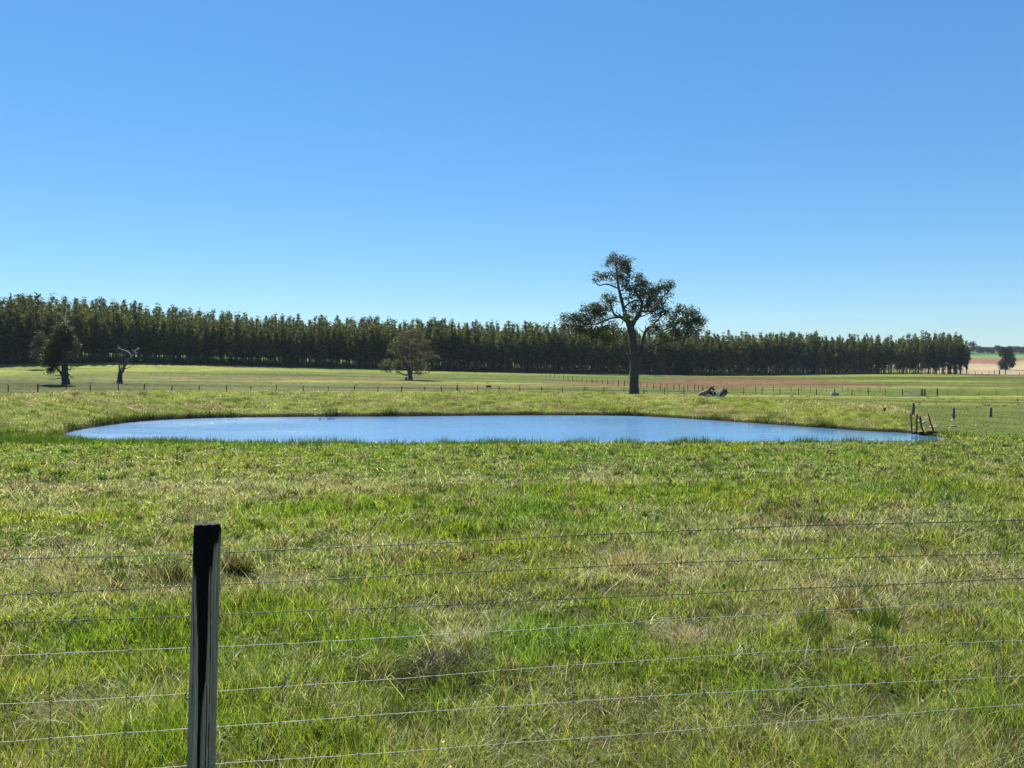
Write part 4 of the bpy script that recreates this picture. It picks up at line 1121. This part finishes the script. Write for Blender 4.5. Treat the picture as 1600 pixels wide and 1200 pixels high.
for (px, d, r_) in individuals:
    b = onG(px, d)
    leafy = random.random() < np.interp(px, [500, 700, 1000, 1380, 1460, 1515], [.9, .45, .25, .35, .55, .8])
    cm, tm = random.choice(protos[:7] if leafy else protos[7:])
    root = empty('plantation_tree', b, random.uniform(0, 6.28))
    s = tree_h(px) / 19 * (.80 + .26 * random.random() ** 1.6 if r_ else .74 + .28 * random.random() ** 1.5)
    if random.random() < .10: s *= 1.10
    root.scale = (s * random.uniform(.9, 1.15), s * random.uniform(.9, 1.15), s)
    link(bpy.data.objects.new('trunk', tm), root); link(bpy.data.objects.new('crown', cm), root)
    if px < 600: lab = 'slender plantation gum left of the round grey tree, above green undergrowth'
    elif px < 985: lab = 'slender plantation gum between the round grey tree and the tall lone gum'
    elif px < 1390: lab = 'slender plantation gum right of the tall lone gum, over dark bare stems'
    else: lab = 'tall plantation gum at the right end, where light shows between stems'
    tag(root, lab, 'tree', 'plantation trees in rows across the back of the field')

def plantation_mass():
    """rows deeper in the plantation that read as one wood: kept as one object"""
    Vs = []; Fs = []; Cs = []; n = 0
    spots = [(px, d, tree_h(px) * random.uniform(.80, 1.0)) for px, d, r_ in rest]
    spots = [p + (9,) for p in spots]
    for px in np.arange(-90, 1508, 5.4):
        for back in (11, 16, 22, 29, 37, 46):
            if px > 1360 and back > (40 if px < 1450 else 30): continue
            if random.random() < (.16 if px < 620 else .05): continue
            q = px + random.uniform(-3, 3); d = float(edge_d(q)) + back + random.uniform(-2, 2)
            if q > 1512: continue
            spots.append((q, d, tree_h(q) * (.80 + .29 * random.random() ** 2.0), back))
    lite = []
    for i in range(12):
        V, F, Cc = leaf_cloud(plant_proto(700 + i, 19, [.10, .16, .2, .13, .24, .18, .36, .42, .46, .40, .44, .38][i], [2.9, 3.3, 2.6][i % 3]), .75, PLPAL, 3.4, .65, .3, 9, 800 + i)
        Cc = tipped(V, Cc)
        mb = MB(); mb.tube([(0, 0, -.6), (0, 0, 6), (.1, .1, 17)], [.17, .13, .03], 5, (.13, .085, .075))
        tv = np.concatenate(mb.v); tf = np.array(mb.f[4]); tcol = np.concatenate(mb.c)
        lite.append((np.concatenate([V, tv]), np.concatenate([F, tf + len(V)]), np.concatenate([Cc, tcol])))
    for (px, d, h, back) in spots:
        V, F, Cc = random.choice(lite if px > 1395 else (lite[6:] if px > 650 and back < 20 else lite[:6]))
        a = random.uniform(0, 6.28); s = h / 19; c_, s_ = math.cos(a), math.sin(a)
        b = onG(px, d); wx = s * random.uniform(.9, 1.15)
        X = (V[:, 0] * c_ - V[:, 1] * s_) * wx + b.x; Y = (V[:, 0] * s_ + V[:, 1] * c_) * wx + b.y; Z = V[:, 2] * s + b.z
        Vs.append(np.stack([X, Y, Z], 1)); Fs.append(F + n); Cs.append(Cc * random.uniform(.75, 1.25)); n += len(V)
    o = np_obj('deep_plantation_trees', np.concatenate(Vs), [np.concatenate(Fs)], M_LEAF, np.concatenate(Cs))
    tag(o, 'deeper rows of the gum plantation behind its front trees', kind='stuff')
    print('mass trees', len(spots), 'individual', len(individuals), 'front', len(front))
plantation_mass()

def undergrowth():
    bl = []
    for _ in range(420):
        px = random.uniform(-60, 760) if random.random() < .8 else random.uniform(760, 1500)
        back = random.uniform(1, 19)
        d = float(edge_d(px)) + back; b = onG(px, d)
        if px > 760 and random.random() < .5: continue
        r = random.uniform(.5, 1.6); g = (1.5, 2.3, 1.0) if back > 9 else (.8, .95, .7)  # colour gain: bushes further back brightened as though sunlit, front ones dulled
        bl.append((b.x, b.y, b.z + r * .45, r * 1.2, r, r * .7, g))
    for px in np.arange(560, 1380, 4.0):                  # taller scrub added deep inside, coloured dark to shade the bright gaps
        if random.random() < .12: continue
        d = float(edge_d(px)) + random.uniform(22, 44); b = onG(px, d); r = random.uniform(1.4, 2.6)
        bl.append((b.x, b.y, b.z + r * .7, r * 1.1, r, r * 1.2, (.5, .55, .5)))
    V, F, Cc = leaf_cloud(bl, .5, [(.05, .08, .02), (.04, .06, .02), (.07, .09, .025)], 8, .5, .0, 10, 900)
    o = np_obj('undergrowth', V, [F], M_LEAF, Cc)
    tag(o, 'bright and dark green bushes under the plantation stems', kind='stuff')
undergrowth()

# ------------------------------------------------------------------ far fences
POSTC = (.055, .05, .046)
def far_fence(name, label, posts, wires=3, h=1.15, r=.075, steel=False, wcol=None, rndh=.08):
    """posts: (px,row[,lean[,h mult[,r mult]]])"""
    P = []
    for q in posts:
        b = q[0] if isinstance(q[0], Vector) else hit(q[0], q[1], q[5] if len(q) > 5 else 76)
        P.append((b, q))
    root = empty(name, P[0][0]); tag(root, label, 'fence')
    o0 = P[0][0]; tops = []
    for b, q in P:
        lean = q[2] if len(q) > 2 else random.uniform(-.05, .05)
        hh = h * (q[3] if len(q) > 3 else 1) * (1 + random.uniform(-rndh, rndh)); rr = r * (q[4] if len(q) > 4 else 1)
        mb = MB(); a = b - o0
        dv = Vector((math.sin(lean), random.uniform(-.04, .04), math.cos(lean))) * hh
        g = random.uniform(.7, 1.3)
        mb.tube([a - dv * .2, a + dv * .5, a + dv * .97, a + dv], [rr * 1.05, rr, rr * .95, rr * .75], 8, tuple(c * g for c in POSTC), rough=.05, seed=int(abs(b.x) * 7))
        mb.build('steel_post' if steel else 'post', M_DRIFT, root)
        tops.append((a, dv))
    for k in range(wires):
        t = .95 - k * .28
        mb = MB()
        pts = []
        for i, (a, dv) in enumerate(tops): pts.append(a + dv * t + Vector((0, .06, 0)))
        mb.tube(pts, [.004] * len(pts), 4, (.3, .3, .3), cap=False)
        mb.build('wire', M_BARB, root)
    return root, P
A1 = [13, 59, 103, 141, 185, 225, 268, 311, 353.5, 392, 432, 474, 513, 554, 590.5, 627.5, 663, 691, 714, 746, 779, 812, 846.5, 878.7, 913.6, 943.7, 974.5, 1005.7, 1038.6, 1068.8, 1099, 1131, 1161.9, 1190.6, 1218.8, 1247.5, 1276, 1304, 1331, 1357, 1383, 1410]
def A_d(px): return float(np.interp(px, [-100, 0, 600, 1000, 1400, 1600], [112, 112, 113, 118, 130, 134]))
posts = []
for px in [-75, -32] + A1:
    lean = {691: -.2, 663: .08, 779: .12, 268: .12, 225: .08}.get(px, random.uniform(-.05, .05))
    posts.append((onG(px, A_d(px)), 0, lean, 1.0 if px != 714 else 1.2, 1.25 if px in (59, 225, 714) else random.choice([.7, .9, 1.0, 1.0])))
fa, _ = far_fence('paddock_fence', 'long post and wire fence running behind the dam wall', posts, 3, 1.12, .075)
# strut of the strainer post
b = onG(714, A_d(714)); e = onG(721.5, A_d(714) + .1); mb = MB(); o0 = fa.location
mb.tube([b - o0 + Vector((0.02, 0, .75)), e - o0 + Vector((0, 0, .02))], [.06, .055], 8, POSTC); mb.build('strut', M_DRIFT, fa)

posts = []
for zx, zy in [(40, 103), (80, 110), (120, 114), (163, 122), (207, 127), (250, 132), (292, 138), (335, 145), (378, 150), (427, 156), (473, 162), (525, 167), (570, 171), (622, 177), (672, 183), (725, 188), (778, 193), (835, 198), (890, 203), (940, 208), (990, 213), (1050, 219), (1117, 225), (1182, 229), (1245, 233), (1310, 236), (1365, 238), (1410, 240), (1445, 242), (1510, 243), (1545, 243), (1582, 244)]:
    posts.append((840 + zx / 6.154, 570 + zy / 6.154 + 1.2, random.uniform(-.05, .05), 1, random.choice([.6, .8, 1]), 100))
far_fence('field_fence', 'fainter post fence slanting across the reddish field past the tall lone gum', posts, 2, 1.15, .075)
posts = []
for px in [1106, 1144, 1181, 1208, 1236, 1252, 1266, 1284, 1291, 1316, 1325, 1342, 1356, 1375]:
    posts.append((onG(px, 138 + (px - 1100) * .01), 0, random.uniform(-.05, .05), .95, random.choice([.5, .6, .8])))
far_fence('lane_fence', 'thin posted fence just behind the paddock fence, from stump heap to gate', posts, 2, 1.1, .065)
posts = [(1464.5, 0), (1481, 0), (1502, 0), (1530, 0), (1558, 0), (1590, 0)]
posts = [(onG(px, 132), 0, 0, (1.2 if px < 1470 else .85), (1.6 if px < 1470 else .35)) for px, _ in posts]
far_fence('boundary_fence', 'wire fence with one thick post right of the farm gate', posts, 3, 1.1, .075)
posts = [(onG(px, 341 + (px - 1513) * .05), 0, random.uniform(-.06, .06), hm, rm) for px, hm, rm in [(1513, .8, .8), (1524, 1, 1), (1534.6, 1, .8), (1545.4, 1, 1), (1553.7, 1.5, 1.1), (1561.7, 1.7, 2.2), (1571, 1.9, 1.6), (1593, .7, 1), (1606, .9, 1)]]
far_fence('hill_fence', 'tiny fence posts on the skyline of the green field at far right', posts, 2, 1.2, .12)

# farm gate
def gate():
    dg = 131.0
    a = onG(1411, dg); b = onG(1438.5, dg)
    root = empty('farm_gate', a); tag(root, 'grey steel farm gate closing the fence gap at right', 'gate')
    v = b - a
    mb = MB()
    for z in (.18, 1.12): mb.tube([Vector((.12, 0, z)), Vector((v.x - .2, v.y, v.z + z))], [.035, .035], 8)
    for t in (.04, .5, .94): mb.tube([Vector((v.x * t, v.y * t, v.z * t + .18)), Vector((v.x * t, v.y * t, v.z * t + 1.12))], [.03, .03], 8)
    mb.build('gate_frame', M_GALV, root)
    for k in range(4):
        mb = MB(); z = .18 + .19 * (k + 1); mb.tube([Vector((.12, 0, z)), Vector((v.x - .2, v.y, v.z + z))], [.016, .016], 6); mb.build('rail', M_GALV, root)
    for px, lab in ((1440.5, 'stout wooden gate post, left of the pair at the gate right end'), (1444.8, 'grey sided gate post, right of the pair at the gate right end')):
        g = onG(px, dg); mb = MB()
        mb.tube([(0, 0, -.3), (0, 0, .7), (.01, 0, 1.22), (.01, 0, 1.26)], [.17, .165, .16, .13], 10, (.11, .10, .095) if px < 1442 else (.2, .19, .18), rough=.04)
        o = mb.build('gate_post', M_DRIFT); o.location = g; tag(o, lab, 'post', 'gate posts')
gate()

# three old posts on the right beyond the pond, stones and small things
for px, row, top, lab in ((1427, 648.5, 630, 'old grey post right behind the leaning poles at the pond end'), (1490, 655, 637, 'old grey post with a white stone at its foot'), (1548, 652, 636.5, 'rightmost old grey post standing alone in the right paddock')):
    b = hit(px, row, 50); sc = b.y / FPX; H = (row - top) * sc
    mb = MB(); mb.tube([(0, 0, -.2), (.01, 0, H * .5), (.02, .01, H * .97), (.02, .01, H)], [.105, .10, .095, .075], 10, (.10, .095, .09), rough=.06, seed=int(px))
    o = mb.build('fence_post', M_DRIFT); o.location = b; tag(o, lab, 'post', 'old posts right of the pond')
def stone(px, row, wpx, hpx, lab, col=(.62, .58, .50), dmin=45):
    b = hit(px, row, dmin); sc = b.y / FPX
    rg = np.random.default_rng(int(px * 3)); V = []; F = []
    nu, nv = 12, 7
    for j in range(nv):
        ph = math.pi * j / (nv - 1)
        for i in range(nu):
            a = 6.2832 * i / nu; k = 1 + .22 * (rg.random() - .5)
            V.append((math.cos(a) * math.sin(ph) * wpx * sc * .5 * k, math.sin(a) * math.sin(ph) * wpx * sc * .35 * k, math.cos(ph) * hpx * sc * .8 * k))
    F = [(j * nu + i, j * nu + (i + 1) % nu, (j + 1) * nu + (i + 1) % nu, (j + 1) * nu + i) for j in range(nv - 1) for i in range(nu)]
    mb = MB(); mb.add(V, F, col); o = mb.build('stone', M_STONE); o.location = b; tag(o, lab, 'stone'); return o
stone(1489, 656.5, 6, 2.6, 'white stone at the foot of the old grey post')
stone(1525.5, 665.5, 3, 1.8, 'small white stone in the grass right of the old posts')
stone(1419, 668.5, 3, 1.6, 'pale stone on the bank beside the leftmost leaning pole', (.4, .36, .22))
stone(1066.5, 617, 5, 2, 'pale stone in the grass between the lone gum and the stump heap', (.45, .42, .33), 80)

def stick(name, pts, rad, col, lab, cat, group=None, base=None, mat=None, n=8):
    mb = MB(); b = Vector(base)
    P = [Vector(p) - b for p in pts]
    P, R_ = smooth_poly(P, rad, 4)
    mb.tube(P, R_, n, col, rough=.08, seed=int(abs(b.x * 10))); o = mb.build(name, mat or M_DRIFT); o.location = b
    tag(o, lab, cat, group); return o
pz = lambda zx, zy: (1400 + zx / 15.0, 620 + zy / 15.0)
def poles():
    d = 47.3
    def W(zx, zy, dy=0): return PT(*pz(zx, zy), d + dy)
    dk = (.07, .06, .05)
    gp = 'leaning poles at the pond right end'
    for pts, r, lab in ((((345, 360), (355, 560), (372, 800)), .045, 'leftmost and tallest upright pole at the pond right end'),
                        (((495, 405), (490, 580), (486, 790)), .055, 'short mottled pole, second from left at the pond right end'),
                        (((560, 450), (588, 640), (625, 770), (650, 850)), .055, 'bent dark pole, third from left, rooted in the dark stump'),
                        (((750, 400), (810, 600), (872, 790)), .045, 'pole leaning hard to the left above the pale plank')):
        W_ = [W(a, c, .3 * (i / 3)) for i, (a, c) in enumerate(pts)]
        g = G(W_[-1].x, W_[-1].y)
        W_.append(Vector((W_[-1].x + (W_[-1].x - W_[-2].x) * .2, W_[-1].y, min(g, W_[-1].z) - .25)))
        stick('pole', W_, [r * .8] + [r] * (len(W_) - 1), dk, lab, 'pole', gp, base=Vector((W_[-2].x, W_[-2].y, g)))
    b = W(600, 640, .4)
    stick('curved_branch', [W(598, 680, .4), W(610, 620, .4), W(670, 585, .5), (W(765, 582, .6))], [.05, .06, .05, .03], (.55, .53, .48), 'pale curved branch arching between the leaning poles', 'branch', base=b)
    pl = PT(*pz(880, 698), 47.9)
    mb = MB(); mb.box((0, 0, 0), (.52, .16, .05), .1, (.58, .55, .48), .012); o = mb.build('plank', M_DRIFT); o.location = pl; o.location.z = max(pl.z, G(pl.x, pl.y) + .12); o.rotation_euler = (0.03, .02, 0)
    tag(o, 'short pale plank lying across the roots at the pond end', 'plank')
    g = hit(1491, 667.5, 46)
    stick('fallen_log', [g + Vector((-.22, 0, .06)), g + Vector((0, .03, .08)), g + Vector((.22, 0, .06))], [.05, .06, .05], (.45, .40, .30), 'small pale log in the grass right of the plank', 'log', base=g)
    # the dark rotten stump at the water's edge
    root = empty('rotten_stump', Vector((W(720, 850).x, 46.9, WZ + CAMZ))); o0 = root.location
    tag(root, 'black rotten stump with roots at the water edge under the poles', 'stump')
    mb = MB(); blk = (.022, .017, .014)
    for (a, c, r, e) in ((650, 860, .20, 930), (700, 830, .22, 940), (760, 800, .24, 950), (810, 800, .18, 930)):
        mb.tube([W(a, c, -.4) - o0, W(a + 5, (c + e) / 2, -.4) - o0, W(a, e, -.45) - o0 + Vector((0, 0, -.15))], [r * .5, r, r * 1.1], 9, blk, rough=.25, seed=a)
    mb.build('stump_body', M_DRIFT, root)
    for pts in (((830, 850), (900, 835), (985, 825)), ((640, 840), (570, 845), (500, 870)), ((470, 840), (430, 850), (390, 865)), ((620, 870), (560, 900), (520, 930))):
        mb = MB(); P, R_ = smooth_poly([W(a, c, -.4) - o0 for a, c in pts], [.10, .07, .035], 4)
        mb.tube(P, R_, 7, blk, rough=.2); mb.build('root', M_DRIFT, root)
poles()

# uprooted stump heap beyond the dam wall
sz = lambda zx, zy: (1080 + zx / 20.0, 590 + zy / 20.0)
def heap():
    b = hit(1113, 622.3, 76); d = b.y; b.z += .32
    print('heap at', d)
    root = empty('stump_heap', b); tag(root, 'heap of uprooted stumps and bleached logs right of the tall lone gum', 'stump')
    k = d / FPX / 20
    rg = random.Random(5)
    def lg(nm, pts, r, col, dy=0, rough=.18):
        P = [PT(*sz(a, c), d + dy + rg.uniform(-.15, .15)) - b for a, c in pts]
        R_ = [q * k * 1.22 for q in r]; P, R_ = smooth_poly(P, R_, 4)
        mb = MB(); mb.tube(P, R_, 9, col, rough=rough, seed=int(pts[0][0])); mb.build(nm, M_DRIFT, root)
    br = (.22, .155, .10); dk = (.06, .042, .03); pl = (.52, .48, .42); gy = (.30, .25, .19)
    lg('log', [(235, 600), (330, 540), (450, 480), (570, 400)], [60, 80, 74, 56], br)
    lg('log', [(300, 640), (430, 600), (560, 570), (660, 580)], [40, 48, 40, 30], gy, -.5)
    lg('log', [(470, 540), (560, 440), (640, 350), (700, 245)], [80, 84, 56, 10], dk, .2)
    lg('branch', [(650, 330), (700, 370), (760, 385)], [28, 22, 10], dk)
    lg('branch', [(690, 330), (680, 270), (690, 225)], [16, 12, 6], pl)
    lg('branch', [(640, 400), (670, 450), (705, 540)], [20, 18, 16], pl, -.3)
    lg('branch', [(650, 640), (760, 595), (840, 490), (930, 400), (1000, 350)], [18, 18, 15, 10, 6], pl, -.6)
    lg('log', [(650, 640), (690, 610), (720, 590)], [30, 34, 20], pl, -.7)
    lg('log', [(780, 660), (900, 590), (1000, 480), (1085, 380)], [64, 80, 84, 66], (.10, .085, .075))
    lg('log', [(380, 560), (500, 470), (600, 400)], [50, 56, 40], br, .5)
    lg('root', [(560, 420), (590, 360), (580, 300)], [26, 16, 5], dk)
    lg('root', [(620, 360), (600, 320), (625, 280)], [22, 14, 5], gy)
    lg('branch', [(700, 560), (640, 620), (580, 640)], [16, 14, 10], pl, -.6)
    lg('branch', [(920, 640), (980, 590), (1040, 520)], [16, 13, 8], gy, -.9)
    lg('branch', [(330, 560), (300, 520), (330, 480)], [14, 10, 5], dk, -.3)
    lg('log', [(560, 600), (680, 520), (760, 470)], [60, 66, 40], dk, .4)
    lg('root', [(1080, 430), (1120, 455), (1180, 468)], [22, 14, 5], dk)
    lg('root', [(1060, 480), (1100, 502), (1150, 508)], [20, 12, 5], dk)
    lg('root', [(1070, 400), (1095, 355), (1090, 330)], [24, 14, 5], dk)
    lg('root', [(1000, 370), (985, 345), (1010, 330)], [20, 14, 6], gy)
    lg('branch', [(820, 640), (850, 590), (880, 550)], [14, 12, 8], pl, -.6)
    lg('branch', [(460, 580), (500, 610), (520, 640)], [12, 12, 10], pl, -.7)
    lg('branch', [(260, 500), (240, 490), (215, 480)], [12, 12, 6], pl, -.2)
heap()

# troughs, stumps, fallen branches
def trough(px, row, w, h, col, mat, lab, name):
    b = hit(px, row, 90); sc = b.y / FPX; W_, H_ = w * sc, h * sc
    mb = MB(); t = .06
    mb.box((0, -.35, H_ / 2), (W_, t, H_), 0, col, .012); mb.box((0, .35, H_ / 2), (W_, t, H_), 0, col, .012)
    mb.box((-W_ / 2 + t / 2, 0, H_ / 2), (t, .7 - t - .004, H_ * .99), 0, col, .012); mb.box((W_ / 2 - t / 2, 0, H_ / 2), (t, .7 - t - .004, H_ * .99), 0, col, .012)
    mb.box((0, 0, .06), (W_ - 2 * t - .006, .7 - t - .006, .08), 0, col, .01)
    o = mb.build(name, mat, smooth=False); o.location = b - Vector((0, 0, .03)); tag(o, lab, 'trough'); return o
trough(763.5, 605.3, 8, 3.2, (.10, .045, .035), M_DRIFT, 'dark red brown trough in the far field right of the grey green gum', 'feed_trough')
trough(1304, 618.3, 11, 5, (.27, .26, .25), M_STONE, 'grey concrete water trough standing at the fence right of the stump heap', 'water_trough')
for px, row, L_, lab in ((142, 598.5, 1.4, 'pale fallen branch on the grass between the dense gum and the dead tree'), (221, 600.3, 1.0, 'pale fallen branch just right of the dead tree')):
    g = hit(px, row, 90)
    stick('fallen_branch', [g + Vector((-L_ * .5, 0, .10)), g + Vector((0, .1, .16)), g + Vector((L_ * .5, 0, .1))], [.06, .075, .04], (.6, .56, .48), lab, 'branch', base=g)
g = hit(634.5, 593.6, 90)
mb = MB(); mb.tube([(0, 0, -.1), (0, 0, .3), (.05, 0, .62), (.02, 0, .7)], [.34, .26, .24, .12], 9, (.16, .14, .11), rough=.15); mb.tube([(0, 0, .15), (.8, -.1, .12), (1.5, 0, .05)], [.15, .12, .05], 7, (.3, .27, .22), rough=.1)
o = mb.build('tree_stump', M_DRIFT); o.location = g; tag(o, 'low stump with a broken limb at the foot of the grey green gum', 'stump')
g = hit(1366.5, 641, 46); g2 = hit(1366, 640, 46)
b = hit(1382.5, 641.5, 46); sc = b.y / FPX
mb = MB(); mb.tube([(0, 0, -.1), (0, 0, 1.6 * sc), (0.01, 0, 3.2 * sc), (0.01, 0, 3.6 * sc)], [1.7 * sc, 1.8 * sc, 1.7 * sc, 1.0 * sc], 9, (.04, .035, .03), rough=.12)
o = mb.build('post_stub', M_DRIFT); o.location = b; tag(o, 'black stub of a post on the dam wall crest at right', 'post')
stick('stake', [g + Vector((0, 0, -.1)), g + Vector((0, 0, .12)), g + Vector((.01, 0, .26))], [.02, .02, .015], (.09, .08, .06), 'thin stake left of the black stub on the dam wall', 'stake', base=g)

# ducks on the water
def duck(px, row, face, lab):
    d = -WZ * FPX / (row - HY); x = (px - 800) / FPX * d
    mb = MB()
    body = [(-.20, 0, .05), (-.15, 0, .055), (-.05, 0, .05), (.08, 0, .055), (.15, 0, .06), (.18, 0, .065)]
    P, R_ = smooth_poly(body, [.012, .05, .09, .088, .05, .015], 4); mb.tube(P, R_, 12, (.05, .04, .03))
    P, R_ = smooth_poly([(.13, 0, .07), (.16, 0, .13), (.165, 0, .19), (.19, 0, .225), (.225, 0, .222), (.245, 0, .215)], [.04, .03, .026, .04, .03, .012], 4); mb.tube(P, R_, 10, (.03, .03, .025))
    o = mb.build('duck', M_STONE); o.location = (x, d, CAMZ + WZ - .01); o.rotation_euler = (0, 0, face); o.scale = (.6, .6, .6)
    mb = MB(); mb.tube([(.24, 0, .216), (.27, 0, .212), (.295, 0, .208)], [.014, .013, .008], 6, (.10, .08, .05)); mb.build('bill', M_STONE, o)
    tag(o, lab, 'duck', 'ducks on the far side of the pond')
duck(500.5, 655.2, 2.8, 'dark duck swimming alone, leftmost of three near the far bank')
duck(513.5, 655.3, .3, 'dark duck in the middle of three near the far bank')
duck(519.3, 655.1, .2, 'dark duck with raised head, rightmost of three near the far bank')

# ------------------------------------------------------------------ haze
def haze():
    mb = MB(); mb.box((0, 0, 20), (20000, 20000, 72), 0)
    o = mb.build('haze', bpy.data.materials.new('haze'), smooth=False)
    m = o.data.materials[0]; m.use_nodes = True; N = m.node_tree.nodes; N.clear()
    v = N.new('ShaderNodeVolumePrincipled'); v.inputs['Color'].default_value = (.75, .87, 1, 1); v.inputs['Density'].default_value = .00007
    q = N.new('ShaderNodeOutputMaterial'); m.node_tree.links.new(v.outputs[0], q.inputs['Volume'])
    tag(o, kind='stuff')
haze()
